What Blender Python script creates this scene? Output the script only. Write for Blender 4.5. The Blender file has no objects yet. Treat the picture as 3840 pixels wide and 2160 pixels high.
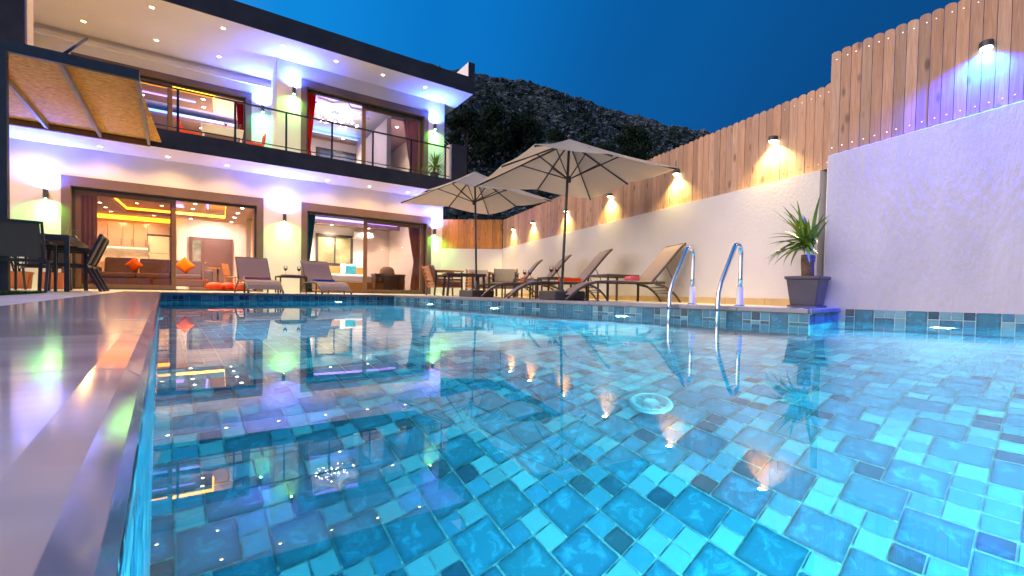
import bpy, math, random
from mathutils import Vector, Matrix
random.seed(7)
sc = bpy.context.scene
COL = sc.collection
R = math.radians

# ------------------------------------------------------------------ camera
CAM_H = 0.232
cam_d = bpy.data.cameras.new("camera"); cam = bpy.data.objects.new("camera", cam_d); COL.objects.link(cam)
cam_d.sensor_width = 36.0; cam_d.lens = 1650.0 / 3840.0 * 36.0
cam_d.shift_y = 58.55 / 3840.0
cam_d.clip_start = 0.01; cam_d.clip_end = 3000
cam_d.dof.use_dof = True; cam_d.dof.focus_distance = 5.5; cam_d.dof.aperture_fstop = 12.0
cam.matrix_world = Matrix.Translation((0, 0, CAM_H)) @ Matrix.Rotation(R(90) - 0.02367, 4, 'X') @ Matrix.Rotation(0.01873, 4, 'Z')
sc.camera = cam

# ------------------------------------------------------------------ dusk sky
world = bpy.data.worlds.new("World"); sc.world = world; world.use_nodes = True
wn = world.node_tree.nodes; wl = world.node_tree.links
wn.clear()
w_out = wn.new('ShaderNodeOutputWorld'); w_bg = wn.new('ShaderNodeBackground')
sky = wn.new('ShaderNodeTexSky'); sky.sky_type = 'NISHITA'; sky.sun_disc = False
sky.sun_elevation = R(-3.0); sky.sun_rotation = R(200); sky.altitude = 200
tc = wn.new('ShaderNodeTexCoord'); sep = wn.new('ShaderNodeSeparateXYZ')
wl.new(tc.outputs['Generated'], sep.inputs[0])
# side of the sky: 0 = away from the afterglow (deep blue), 1 = towards it (out of view, added as neutral fill)
dot = wn.new('ShaderNodeVectorMath'); dot.operation = 'DOT_PRODUCT'
dot.inputs[1].default_value = (-0.93, -0.36, 0.06)
wl.new(tc.outputs['Generated'], dot.inputs[0])
ramp = wn.new('ShaderNodeValToRGB')
mr = wn.new('ShaderNodeMapRange'); mr.inputs[1].default_value = -1.0; mr.inputs[2].default_value = 1.0
wl.new(dot.outputs['Value'], mr.inputs[0]); wl.new(mr.outputs[0], ramp.inputs[0])
cr = ramp.color_ramp; cr.interpolation = 'EASE'
cr.elements[0].position = 0.0; cr.elements[0].color = (0.0001, 0.0172, 0.064, 1)
cr.elements[1].position = 1.0; cr.elements[1].color = (1.55, 1.3, 1.3, 1)
for pos, c in [(0.10, (0.0001, 0.0213, 0.0775)), (0.24, (0.0001, 0.0312, 0.1102)), (0.42, (0.0002, 0.0555, 0.1824)), (0.56, (0.0008, 0.0775, 0.2280)), (0.63, (0.0091, 0.0851, 0.2318)), (0.70, (0.0532, 0.1026, 0.2356)), (0.77, (0.1672, 0.1824, 0.2888)), (0.84, (0.5320, 0.4256, 0.4712))]:
    e = cr.elements.new(pos); e.color = (*c, 1)
mixs = wn.new('ShaderNodeMixRGB'); mixs.blend_type = 'ADD'; mixs.inputs[0].default_value = 0.015
wl.new(ramp.outputs[0], mixs.inputs[1]); wl.new(sky.outputs[0], mixs.inputs[2])
wl.new(mixs.outputs[0], w_bg.inputs[0]); w_bg.inputs[1].default_value = 1.0
wl.new(w_bg.outputs[0], w_out.inputs[0])

sc.view_settings.view_transform = 'Standard'; sc.view_settings.look = 'None'
sc.view_settings.exposure = 1.65; sc.view_settings.gamma = 1.0
sc.cycles.use_denoising = True
sc.cycles.caustics_refractive = False; sc.cycles.caustics_reflective = False
sc.cycles.max_bounces = 10; sc.cycles.diffuse_bounces = 4; sc.cycles.glossy_bounces = 5
sc.cycles.transmission_bounces = 6; sc.cycles.transparent_max_bounces = 12
sc.cycles.sample_clamp_indirect = 6.0
sc.cycles.use_light_tree = True

# ------------------------------------------------------------------ helpers
def tag(o, label=None, cat=None, group=None, kind=None):
    if label: o['label'] = label
    if cat: o['category'] = cat
    if group: o['group'] = group
    if kind: o['kind'] = kind
    return o

def empty(name, loc=(0, 0, 0), rz=0.0, parent=None):
    o = bpy.data.objects.new(name, None); COL.objects.link(o)
    o.location = loc; o.rotation_euler = (0, 0, rz); o.empty_display_size = 0.1
    if parent: o.parent = parent
    return o

class MB:
    """collects shapes and links them as one mesh object"""
    def __init__(s): s.v = []; s.f = []; s.m = []; s.sm = []
    def add(s, vs, fs, mi=0, smooth=False):
        b = len(s.v); s.v += [tuple(v) for v in vs]
        for f in fs: s.f.append([b + i for i in f]); s.m.append(mi); s.sm.append(smooth)
        return s
    def box(s, x0, x1, y0, y1, z0, z1, mi=0):
        if x0 > x1: x0, x1 = x1, x0
        if y0 > y1: y0, y1 = y1, y0
        if z0 > z1: z0, z1 = z1, z0
        vs = [(x0,y0,z0),(x1,y0,z0),(x1,y1,z0),(x0,y1,z0),(x0,y0,z1),(x1,y0,z1),(x1,y1,z1),(x0,y1,z1)]
        return s.add(vs, [(0,3,2,1),(4,5,6,7),(0,1,5,4),(1,2,6,5),(2,3,7,6),(3,0,4,7)], mi)
    def bar(s, a, b, w, h, up=(0,0,1), mi=0):
        a = Vector(a); b = Vector(b); d = (b - a).normalized(); u = Vector(up)
        if abs(d.dot(u)) > 0.98: u = Vector((1,0,0))
        r = d.cross(u).normalized() * (w/2); t = r.cross(d).normalized() * (h/2)
        vs = [a-r-t, a+r-t, a+r+t, a-r+t, b-r-t, b+r-t, b+r+t, b-r+t]
        return s.add(vs, [(0,1,2,3),(7,6,5,4),(4,5,1,0),(5,6,2,1),(6,7,3,2),(7,4,0,3)], mi)
    def tube(s, pts, r, n=8, mi=0, cap=True, smooth=True):
        pts = [Vector(p) for p in pts]; rs = r if isinstance(r, (list, tuple)) else [r]*len(pts)
        rings = []; ref = None
        for i, p in enumerate(pts):
            if i == 0: d = pts[1]-pts[0]
            elif i == len(pts)-1: d = pts[-1]-pts[-2]
            else: d = (pts[i+1]-p).normalized() + (p-pts[i-1]).normalized()
            d.normalize()
            if ref is None:
                ref = Vector((0,0,1)) if abs(d.z) < 0.9 else Vector((1,0,0))
            x = d.cross(ref)
            if x.length < 1e-4: x = d.cross(Vector((0,1,0)))
            x.normalize(); y = x.cross(d).normalized(); ref = y
            rings.append([p + x*math.cos(2*math.pi*k/n)*rs[i] + y*math.sin(2*math.pi*k/n)*rs[i] for k in range(n)])
        b = []; fs = []
        for q in rings: b += q
        for i in range(len(pts)-1):
            for k in range(n):
                k2 = (k+1) % n
                fs.append((i*n+k, (i+1)*n+k, (i+1)*n+k2, i*n+k2))
        s.add(b, fs, mi, smooth)
        if cap:
            L = len(pts)-1
            s.add(rings[0], [tuple(range(n))], mi); s.add(rings[L], [tuple(reversed(range(n)))], mi)
        return s
    def lathe(s, c, prof, n=20, mi=0, smooth=True, sx=1.0, sy=1.0):
        c = Vector(c); vs = []; fs = []
        for (r, z) in prof:
            for k in range(n):
                a = 2*math.pi*k/n; vs.append(c + Vector((r*math.cos(a)*sx, r*math.sin(a)*sy, z)))
        for i in range(len(prof)-1):
            for k in range(n):
                k2 = (k+1) % n; fs.append((i*n+k, i*n+k2, (i+1)*n+k2, (i+1)*n+k))
        return s.add(vs, fs, mi, smooth)
    def prism(s, poly, z0, z1, mi=0):
        n = len(poly)
        vs = [(x, y, z0) for x, y in poly] + [(x, y, z1) for x, y in poly]
        fs = [tuple(reversed(range(n))), tuple(range(n, 2*n))] + [(i, (i+1) % n, n+(i+1) % n, n+i) for i in range(n)]
        return s.add(vs, fs, mi)
    def extr(s, prof, axis, a0, a1, mi=0):
        """profile (p,q) extruded along axis: 'x' -> (p,q)=(y,z), 'y' -> (x,z)"""
        n = len(prof)
        f = (lambda t, p, q: (t, p, q)) if axis == 'x' else (lambda t, p, q: (p, t, q))
        vs = [f(a0, p, q) for p, q in prof] + [f(a1, p, q) for p, q in prof]
        fs = [tuple(range(n)), tuple(reversed(range(n, 2*n)))] + [(i, n+i, n+(i+1) % n, (i+1) % n) for i in range(n)]
        return s.add(vs, fs, mi)
    def sphere(s, c, rx, ry=None, rz=None, n=14, m=9, mi=0, sq=1.0):
        ry = ry or rx; rz = rz or rx; c = Vector(c); vs = []; fs = []
        def P(t): return math.copysign(abs(t)**sq, t)
        for i in range(m+1):
            ph = -math.pi/2 + math.pi*i/m
            for k in range(n):
                a = 2*math.pi*k/n
                vs.append(c + Vector((rx*P(math.cos(ph))*P(math.cos(a)), ry*P(math.cos(ph))*P(math.sin(a)), rz*P(math.sin(ph)))))
        for i in range(m):
            for k in range(n):
                k2 = (k+1) % n; fs.append((i*n+k, i*n+k2, (i+1)*n+k2, (i+1)*n+k))
        return s.add(vs, fs, mi, True)
    def build(s, name, mats, parent=None, bevel=0.0, recalc=True):
        me = bpy.data.meshes.new(name); me.from_pydata(s.v, [], s.f)
        if not isinstance(mats, (list, tuple)): mats = [mats]
        for m in mats: me.materials.append(m)
        me.polygons.foreach_set('material_index', s.m); me.polygons.foreach_set('use_smooth', s.sm)
        me.update()
        if recalc:
            import bmesh
            bm = bmesh.new(); bm.from_mesh(me); bmesh.ops.remove_doubles(bm, verts=bm.verts, dist=1e-5)
            bmesh.ops.recalc_face_normals(bm, faces=bm.faces); bm.to_mesh(me); bm.free()
        o = bpy.data.objects.new(name, me); COL.objects.link(o)
        if parent: o.parent = parent
        if bevel > 0:
            b = o.modifiers.new('bevel', 'BEVEL'); b.width = bevel; b.segments = 2; b.limit_method = 'ANGLE'; b.angle_limit = R(40)
        return o

def copy_tree(o, parent=None):
    c = o.copy(); COL.objects.link(c)
    if parent: c.parent = parent
    for ch in list(o.children): copy_tree(ch, c)
    return c

# ------------------------------------------------------------------ materials
def newmat(name):
    m = bpy.data.materials.new(name); m.use_nodes = True
    nt = m.node_tree; b = nt.nodes['Principled BSDF']
    return m, nt, b

def mat(name, c1, c2=None, scale=6.0, rough=0.6, spec=0.5, metal=0.0, bump=0.0, bscale=None, stretch=(1,1,1), detail=5.0, coat=0.0, rvar=0.0):
    m, nt, b = newmat(name); n = nt.nodes; l = nt.links
    b.inputs['Roughness'].default_value = rough; b.inputs['Specular IOR Level'].default_value = spec
    b.inputs['Metallic'].default_value = metal; b.inputs['Coat Weight'].default_value = coat
    b.inputs['Base Color'].default_value = (*c1, 1)
    t = n.new('ShaderNodeTexCoord'); mp = n.new('ShaderNodeMapping'); mp.inputs['Scale'].default_value = stretch
    l.new(t.outputs['Object'], mp.inputs[0])
    if c2:
        nz = n.new('ShaderNodeTexNoise'); nz.inputs['Scale'].default_value = scale; nz.inputs['Detail'].default_value = detail
        l.new(mp.outputs[0], nz.inputs['Vector'])
        mx = n.new('ShaderNodeMixRGB'); mx.inputs[1].default_value = (*c1, 1); mx.inputs[2].default_value = (*c2, 1)
        rp = n.new('ShaderNodeMapRange'); rp.inputs[1].default_value = 0.35; rp.inputs[2].default_value = 0.65
        l.new(nz.outputs['Fac'], rp.inputs[0]); l.new(rp.outputs[0], mx.inputs[0]); l.new(mx.outputs[0], b.inputs['Base Color'])
        if rvar:
            rr = n.new('ShaderNodeMapRange'); rr.inputs[3].default_value = rough - rvar; rr.inputs[4].default_value = rough + rvar
            l.new(nz.outputs['Fac'], rr.inputs[0]); l.new(rr.outputs[0], b.inputs['Roughness'])
    if bump:
        nb = n.new('ShaderNodeTexNoise'); nb.inputs['Scale'].default_value = bscale or scale*4; nb.inputs['Detail'].default_value = 6
        l.new(mp.outputs[0], nb.inputs['Vector'])
        bp = n.new('ShaderNodeBump'); bp.inputs['Strength'].default_value = bump; bp.inputs['Distance'].default_value = 0.01
        l.new(nb.outputs['Fac'], bp.inputs['Height']); l.new(bp.outputs[0], b.inputs['Normal'])
    return m

def emis(name, col, strength):
    m, nt, b = newmat(name)
    b.inputs['Base Color'].default_value = (0.6, 0.6, 0.6, 1)
    b.inputs['Emission Color'].default_value = (*col, 1); b.inputs['Emission Strength'].default_value = strength
    return m

def wood(name, c1, c2, rough=0.55, attr=None, grain=(14, 14, 1.2)):
    m, nt, b = newmat(name); n = nt.nodes; l = nt.links
    t = n.new('ShaderNodeTexCoord'); mp = n.new('ShaderNodeMapping'); mp.inputs['Scale'].default_value = grain
    l.new(t.outputs['Object'], mp.inputs[0])
    nz = n.new('ShaderNodeTexNoise'); nz.inputs['Scale'].default_value = 2.2; nz.inputs['Detail'].default_value = 8; nz.inputs['Distortion'].default_value = 1.2
    l.new(mp.outputs[0], nz.inputs['Vector'])
    rp = n.new('ShaderNodeValToRGB'); rp.color_ramp.elements[0].position = 0.36; rp.color_ramp.elements[1].position = 0.66
    rp.color_ramp.elements[0].color = (*c2, 1); rp.color_ramp.elements[1].color = (*c1, 1)
    l.new(nz.outputs['Fac'], rp.inputs[0]); last = rp.outputs[0]
    if attr:
        at = n.new('ShaderNodeAttribute'); at.attribute_name = attr
        mx = n.new('ShaderNodeMixRGB'); mx.blend_type = 'MULTIPLY'; mx.inputs[0].default_value = 1.0
        l.new(last, mx.inputs[1]); l.new(at.outputs['Color'], mx.inputs[2]); last = mx.outputs[0]
        # knots
        vo = n.new('ShaderNodeTexVoronoi'); vo.inputs['Scale'].default_value = 1.0
        mp2 = n.new('ShaderNodeMapping'); mp2.inputs['Scale'].default_value = (7.5, 7.5, 2.6); l.new(t.outputs['Object'], mp2.inputs[0]); l.new(mp2.outputs[0], vo.inputs['Vector'])
        k = n.new('ShaderNodeMapRange'); k.inputs[1].default_value = 0.09; k.inputs[2].default_value = 0.2; k.inputs[3].default_value = 0.42; k.inputs[4].default_value = 1.0
        l.new(vo.outputs['Distance'], k.inputs[0])
        mk = n.new('ShaderNodeMixRGB'); mk.blend_type = 'MULTIPLY'; mk.inputs[0].default_value = 1.0
        l.new(last, mk.inputs[1]); l.new(k.outputs[0], mk.inputs[2]); last = mk.outputs[0]
    l.new(last, b.inputs['Base Color']); b.inputs['Roughness'].default_value = rough
    return m

def glass_pane(name, tint, refl=1.0):
    m = bpy.data.materials.new(name); m.use_nodes = True; n = m.node_tree.nodes; l = m.node_tree.links; n.clear()
    o = n.new('ShaderNodeOutputMaterial'); mx = n.new('ShaderNodeMixShader'); tr = n.new('ShaderNodeBsdfTransparent'); gl = n.new('ShaderNodeBsdfGlossy')
    fr = n.new('ShaderNodeFresnel'); fr.inputs[0].default_value = 1.5
    tr.inputs[0].default_value = (*tint, 1); gl.inputs['Roughness'].default_value = 0.0; gl.inputs[0].default_value = (refl, refl, refl, 1)
    l.new(fr.outputs[0], mx.inputs[0]); l.new(tr.outputs[0], mx.inputs[1]); l.new(gl.outputs[0], mx.inputs[2]); l.new(mx.outputs[0], o.inputs[0])
    return m

M = {}
M['wall'] = mat('white_render', (0.78, 0.76, 0.73), (0.74, 0.72, 0.69), 1.5, 0.85, 0.2, bump=0.12, bscale=60)
M['soffit'] = mat('soffit_plaster', (0.80, 0.78, 0.76), (0.76, 0.74, 0.72), 0.8, 0.8, 0.2, bump=0.03, bscale=30)
M['fascia'] = mat('dark_fascia', (0.040, 0.040, 0.046), (0.055, 0.054, 0.058), 2.5, 0.75, 0.3, bump=0.1, bscale=50)
M['rough_wall'] = mat('rough_white_render', (0.58, 0.58, 0.63), (0.50, 0.50, 0.56), 3.0, 0.7, 0.35, bump=0.7, bscale=26, stretch=(1.0, 1.0, 0.28))
M['plain_wall'] = mat('boundary_render', (0.60, 0.58, 0.565), (0.54, 0.52, 0.50), 0.9, 0.8, 0.25, bump=0.2, bscale=30)
M['surround'] = mat('taupe_surround', (0.17, 0.115, 0.085), (0.15, 0.10, 0.075), 3, 0.6, 0.4)
M['frame'] = wood('brown_door_frame', (0.20, 0.11, 0.055), (0.16, 0.085, 0.04), 0.45)
M['dark_metal'] = mat('dark_metal', (0.038, 0.037, 0.036), (0.05, 0.048, 0.047), 8, 0.45, 0.5)
M['rail'] = mat('black_rail', (0.015, 0.015, 0.02), None, rough=0.4)
M['white'] = mat('white_paint', (0.8, 0.8, 0.8), (0.77, 0.77, 0.77), 2, 0.5)
M['interior'] = mat('interior_paint', (0.74, 0.68, 0.64), (0.71, 0.65, 0.61), 1, 0.8, 0.2)
M['inter_floor'] = mat('interior_floor', (0.42, 0.30, 0.18), (0.36, 0.25, 0.15), 2, 0.25, 0.5)
M['brownish'] = mat('bulkhead_paint', (0.34, 0.24, 0.22), (0.32, 0.225, 0.205), 1, 0.6)
M['deck'] = mat('travertine_paving', (0.68, 0.61, 0.50), (0.60, 0.53, 0.42), 3, 0.35, 0.5, bump=0.08, bscale=40, rvar=0.08)
M['coping_l'] = mat('polished_marble', (0.84, 0.72, 0.70), (0.58, 0.47, 0.47), 4.5, 0.095, 1.0, stretch=(0.5, 2.0, 1), detail=8, bump=0.02, bscale=9)
M['coping_r'] = mat('grey_stone_coping', (0.30, 0.31, 0.34), (0.22, 0.23, 0.26), 6, 0.35, 0.5, bump=0.1, bscale=40)
M['lamp_on'] = emis('downlight_lens', (1.0, 0.70, 0.30), 14.0)
M['black'] = mat('black_paint', (0.012, 0.012, 0.014), None, rough=0.4)
M['chrome'] = mat('stainless_steel', (0.75, 0.75, 0.76), None, rough=0.07, metal=1.0)

LN = [0]
def lamp(kind, parent, loc, power, color, direction=None, size=None, blend=1.0, radius=0.03, name='lamp_light', w=None, h=None, smooth=0.0):
    d = bpy.data.lights.new(name, kind); d.energy = power; d.color = color
    if kind == 'SPOT': d.spot_size = R(size or 90); d.spot_blend = blend; d.shadow_soft_size = radius
    elif kind == 'POINT': d.shadow_soft_size = radius
    elif kind == 'AREA':
        d.shape = 'RECTANGLE'; d.size = w or 0.3; d.size_y = h or 0.3
    if smooth:      # falloff eased near the lamp to take the hot spot off the wall
        d.use_nodes = True; nt = d.node_tree; e = nt.nodes['Emission']; f = nt.nodes.new('ShaderNodeLightFalloff')
        f.inputs['Strength'].default_value = 1.0; f.inputs['Smooth'].default_value = smooth; nt.links.new(f.outputs['Quadratic'], e.inputs['Strength'])
    o = bpy.data.objects.new(name, d); COL.objects.link(o)
    if parent: o.parent = parent
    o.location = loc
    if direction is not None:
        o.rotation_euler = Vector(direction).normalized().to_track_quat('-Z', 'Y').to_euler()
    LN[0] += 1
    return o
# ================================================================== frames
POOL_ROT = R(38.5)      # local x = B (across the pool), local y = A (towards the house)
HOUSE_O = (0.0, 15.667); HOUSE_ROT = 0.588    # local x along the facade, local y into the house
WALL_O = (5.286, 0.0); WALL_ROT = 0.382       # local y along the wall away from the camera, local x behind it
def poolpt(B, A, z=0.0):
    c, s = math.cos(POOL_ROT), math.sin(POOL_ROT); return Vector((c*B - s*A, s*B + c*A, z))
DECK = 0.14
# outline of the water, anticlockwise in (B, A)
P_OUT = [(-0.03, -1.6), (6.135, -1.6), (5.596, 1.491), (4.46, 1.40), (4.00, 9.20), (-0.03, 9.20)]

# ------------------------------------------------------------------ ground
M['ground'] = mat('dry_ground', (0.045, 0.042, 0.03), (0.022, 0.026, 0.018), 0.15, 0.9, 0.1)
g = MB(); g.add([(-600,-300,-2.2),(600,-300,-2.2),(600,900,-2.2),(-600,900,-2.2)], [(0,1,2,3)])
tag(g.build('ground', M['ground']), kind='structure')

# paving round the pool (pool frame)
d = MB()
zz = DECK
def slab(mb, poly, z1, z0): mb.prism(poly, z0, z1)
slab(d, [(-16, -8), (-0.489, -8), (-0.489, 30), (-16, 30)], zz, -0.4)
slab(d, [(-0.485, 9.472), (4.27, 9.472), (4.27, 30), (-0.485, 30)], zz, -0.4)
slab(d, [(4.275, 9.46), (4.74, 1.66), (12, 1.66), (12, 30), (4.275, 30)], zz, -0.4)
o = d.build('terrace', M['deck']); o.rotation_euler = (0, 0, POOL_ROT); tag(o, kind='structure')
# joints of the paving are real grooves: drawn as thin dark sheets 4 mm above
# coping
c = MB()
prof = [(0.0, 0.095), (0.0, 0.146), (0.43, 0.146), (0.455, 0.143), (0.468, 0.134), (0.472, 0.12), (0.468, 0.106), (0.455, 0.097), (0.43, 0.095)]
n = len(prof)
for a0, a1 in [(-8, -5.2), (-5.195, -2.4), (-2.395, 0.62), (0.623, 3.6), (3.603, 6.6), (6.603, 9.47)]:
    vs = [(-0.486 + p, a0, q) for p, q in prof] + [(-0.486 + p, a1, q) for p, q in prof]
    c.add(vs, [tuple(range(n)), tuple(reversed(range(n, 2*n)))] + [(i, n+i, n+(i+1) % n, (i+1) % n) for i in range(n)], 0)
o = c.build('polished_coping', M['coping_l']); o.rotation_euler = (0, 0, POOL_ROT); tag(o, kind='structure')
c = MB()
def coping_run(p, q, w, cuts):
    p = Vector(p); q = Vector(q); dr = (q - p).normalized(); nr = Vector((dr.y, -dr.x)) * -1
    L = (q - p).length; k = max(1, int(L / cuts))
    for i in range(k):
        a = p + dr * (L*i/k + 0.001); b = p + dr * (L*(i+1)/k - 0.001)
        i_ = -0.02
        poly = [a - nr*i_*-1, b - nr*i_*-1, b + nr*w, a + nr*w]
        poly = [(a - nr*0.02)[:], (b - nr*0.02)[:], (b + nr*w)[:], (a + nr*w)[:]]
        c.prism([tuple(v) for v in poly], 0.10, 0.143)
coping_run((-0.01, 9.20), (3.99, 9.20), 0.255, 0.6)
coping_run((4.00, 9.20), (4.455, 1.40), 0.27, 0.6)
coping_run((4.46, 1.40), (5.575, 1.49), 0.255, 0.6)
o = c.build('stone_coping', M['coping_r'], bevel=0.006); o.rotation_euler = (0, 0, POOL_ROT); tag(o, kind='structure')

# ------------------------------------------------------------------ pool basin, tiled with 17 cm and 8.5 cm glazed mosaic
def tile_material():
    m, nt, b = newmat('pool_mosaic'); n = nt.nodes; l = nt.links
    at = n.new('ShaderNodeAttribute'); at.attribute_name = 'tile'
    uv = n.new('ShaderNodeUVMap'); uv.uv_map = 'face'
    sp = n.new('ShaderNodeSeparateXYZ'); l.new(uv.outputs[0], sp.inputs[0])
    # glaze thins towards the middle of each tile: rim darker than the centre
    def edge(sock):
        a = n.new('ShaderNodeMath'); a.operation = 'SUBTRACT'; a.inputs[1].default_value = 0.5; l.new(sock, a.inputs[0])
        c_ = n.new('ShaderNodeMath'); c_.operation = 'ABSOLUTE'; l.new(a.outputs[0], c_.inputs[0]); return c_.outputs[0]
    mxm = n.new('ShaderNodeMath'); mxm.operation = 'MAXIMUM'; l.new(edge(sp.outputs[0]), mxm.inputs[0]); l.new(edge(sp.outputs[1]), mxm.inputs[1])
    t = n.new('ShaderNodeTexCoord')
    nz = n.new('ShaderNodeTexNoise'); nz.inputs['Scale'].default_value = 19; nz.inputs['Detail'].default_value = 9; nz.inputs['Roughness'].default_value = 0.66; nz.inputs['Distortion'].default_value = 0.7
    l.new(t.outputs['Object'], nz.inputs['Vector'])
    ad = n.new('ShaderNodeMath'); ad.operation = 'MULTIPLY_ADD'; ad.inputs[1].default_value = 0.22; l.new(nz.outputs['Fac'], ad.inputs[0]); l.new(mxm.outputs[0], ad.inputs[2])
    rim = n.new('ShaderNodeMapRange'); rim.inputs[1].default_value = 0.47; rim.inputs[2].default_value = 0.62; rim.inputs[3].default_value = 1.0; rim.inputs[4].default_value = 0.55
    l.new(ad.outputs[0], rim.inputs[0])
    vein = n.new('ShaderNodeMapRange'); vein.inputs[1].default_value = 0.5; vein.inputs[2].default_value = 0.75; vein.inputs[3].default_value = 0.85; vein.inputs[4].default_value = 2.1
    l.new(nz.outputs['Fac'], vein.inputs[0])
    mu = n.new('ShaderNodeMath'); mu.operation = 'MULTIPLY'; l.new(rim.outputs[0], mu.inputs[0]); l.new(vein.outputs[0], mu.inputs[1])
    # alpha of the attribute = how strongly the tile is marbled
    mm = n.new('ShaderNodeMixRGB'); mm.inputs[1].default_value = (1, 1, 1, 1); l.new(at.outputs['Alpha'], mm.inputs[0]); l.new(mu.outputs[0], mm.inputs[2])
    mx = n.new('ShaderNodeMixRGB'); mx.blend_type = 'MULTIPLY'; mx.inputs[0].default_value = 1
    l.new(at.outputs['Color'], mx.inputs[1]); l.new(mm.outputs[0], mx.inputs[2]); l.new(mx.outputs[0], b.inputs['Base Color'])
    b.inputs['Roughness'].default_value = 0.3; b.inputs['Specular IOR Level'].default_value = 0.3
    return m
M['tile'] = tile_material()
M['grout'] = mat('pale_grout', (0.46, 0.70, 0.73), (0.40, 0.65, 0.69), 12, 0.7)
T_BIG = [(0.040, 0.205, 0.315), (0.038, 0.22, 0.325), (0.045, 0.235, 0.335), (0.040, 0.19, 0.30)]
T_LIGHT = [(0.16, 0.39, 0.46), (0.14, 0.36, 0.44), (0.18, 0.41, 0.47), (0.15, 0.35, 0.43)]
T_DARK = [(0.025, 0.095, 0.145), (0.03, 0.09, 0.15), (0.05, 0.105, 0.145)]
T_MID = [(0.06, 0.26, 0.40), (0.055, 0.24, 0.375), (0.07, 0.28, 0.40)]
CELL = 0.079
def tile_pattern(nx, ny, rnd):
    """big 2x2 tiles set among single ones, laid in printed sheets of 6x4 cells"""
    occ = [[0]*ny for _ in range(nx)]; out = []
    sheets = [[(0,0),(3,1),(1,2),(4,3)], [(1,0),(4,1),(2,2),(5,3)], [(0,1),(2,0),(4,2),(2,3)], [(0,0),(2,1),(4,0),(0,3),(5,2)]]
    for sx in range(-1, nx//6 + 1):
        for sy in range(-1, ny//4 + 1):
            for (a, b) in sheets[rnd.randrange(4)]:
                i, j = sx*6 + a, sy*4 + b
                if 0 <= i < nx-1 and 0 <= j < ny-1 and not (occ[i][j] or occ[i+1][j] or occ[i][j+1] or occ[i+1][j+1]):
                    if rnd.random() < 0.94:
                        for u in (0,1):
                            for v in (0,1): occ[i+u][j+v] = 1
                        out.append((i, j, 2))
    for i in range(nx):
        for j in range(ny):
            if not occ[i][j]: out.append((i, j, 1))
    return out
def tiles(name, fmap, nx, ny, keep=None, parent=None, seed=1, pale=None):
    rnd = random.Random(seed); vs = []; fs = []; cols = []; uvs = []; g = 0.0038
    for (i, j, k) in tile_pattern(nx, ny, rnd):
        if keep and not keep((i + k/2)*CELL, (j + k/2)*CELL): continue
        x0, x1, y0, y1 = i*CELL + g, (i+k)*CELL - g, j*CELL + g, (j+k)*CELL - g
        b = len(vs); vs += [fmap(x0,y0), fmap(x1,y0), fmap(x1,y1), fmap(x0,y1)]; fs.append((b, b+1, b+2, b+3))
        if k == 2: c_ = rnd.choice(T_BIG); al = 1.0
        else:
            r_ = rnd.random()
            if r_ < 0.44: c_ = rnd.choice(T_LIGHT); al = 0.12
            elif r_ < 0.61: c_ = rnd.choice(T_DARK); al = 0.9
            else: c_ = rnd.choice(T_MID); al = 0.3
        if pale and pale((i + k/2)*CELL, (j + k/2)*CELL): c_ = (0.42, 0.60, 0.62) if k == 1 else (0.25, 0.45, 0.52)
        f = rnd.uniform(0.88, 1.12); cols.append((c_[0]*f, c_[1]*f, c_[2]*f, al))
    me = bpy.data.meshes.new(name); me.from_pydata(vs, [], fs); me.materials.append(M['tile'])
    ca = me.color_attributes.new('tile', 'FLOAT_COLOR', 'CORNER'); ul = me.uv_layers.new(name='face')
    for p in range(len(fs)):
        for q in range(4):
            ca.data[p*4+q].color = cols[p]; ul.data[p*4+q].uv = ((0,0),(1,0),(1,1),(0,1))[q]
    o = bpy.data.objects.new(name, me); COL.objects.link(o)
    if parent: o.parent = parent
    return o
def inside(B, A):
    r = False; n = len(P_OUT); j = n-1
    for i in range(n):
        (xi, yi), (xj, yj) = P_OUT[i], P_OUT[j]
        if (yi > A) != (yj > A) and B < (xj-xi)*(A-yi)/(yj-yi)+xi: r = not r
        j = i
    return r
def floor_z(A):
    if A < 2.8: return -1.2
    return -1.2 - min(1.0, (A-2.8)/3.5)*0.55
basin = empty('pool_basin', (0,0,0), POOL_ROT); tag(basin, kind='structure')
B0, A0 = -0.05 - 2*CELL, -1.6 - 2*CELL
tiles('floor_tiles', lambda x, y: (B0+x, A0+y, floor_z(A0+y)), 84, 141, lambda x, y: inside(B0+x, A0+y) or inside(B0+x-.08, A0+y-.08) or inside(B0+x+.08, A0+y-.08) or inside(B0+x-.08,A0+y+.08), basin, 3,
      pale=lambda x, y: abs(A0+y-2.80) < 0.13)
fg = MB()
for a0, a1 in [(-1.9, 2.8), (2.8, 6.3), (6.3, 9.4)]:
    fg.add([(-0.3,a0,floor_z(a0)-.004),(6.5,a0,floor_z(a0)-.004),(6.5,a1,floor_z(a1)-.004),(-0.3,a1,floor_z(a1)-.004)], [(0,1,2,3)])
fg.build('floor_grout', M['grout'], basin)
wg = MB(); nP = len(P_OUT); 
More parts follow.
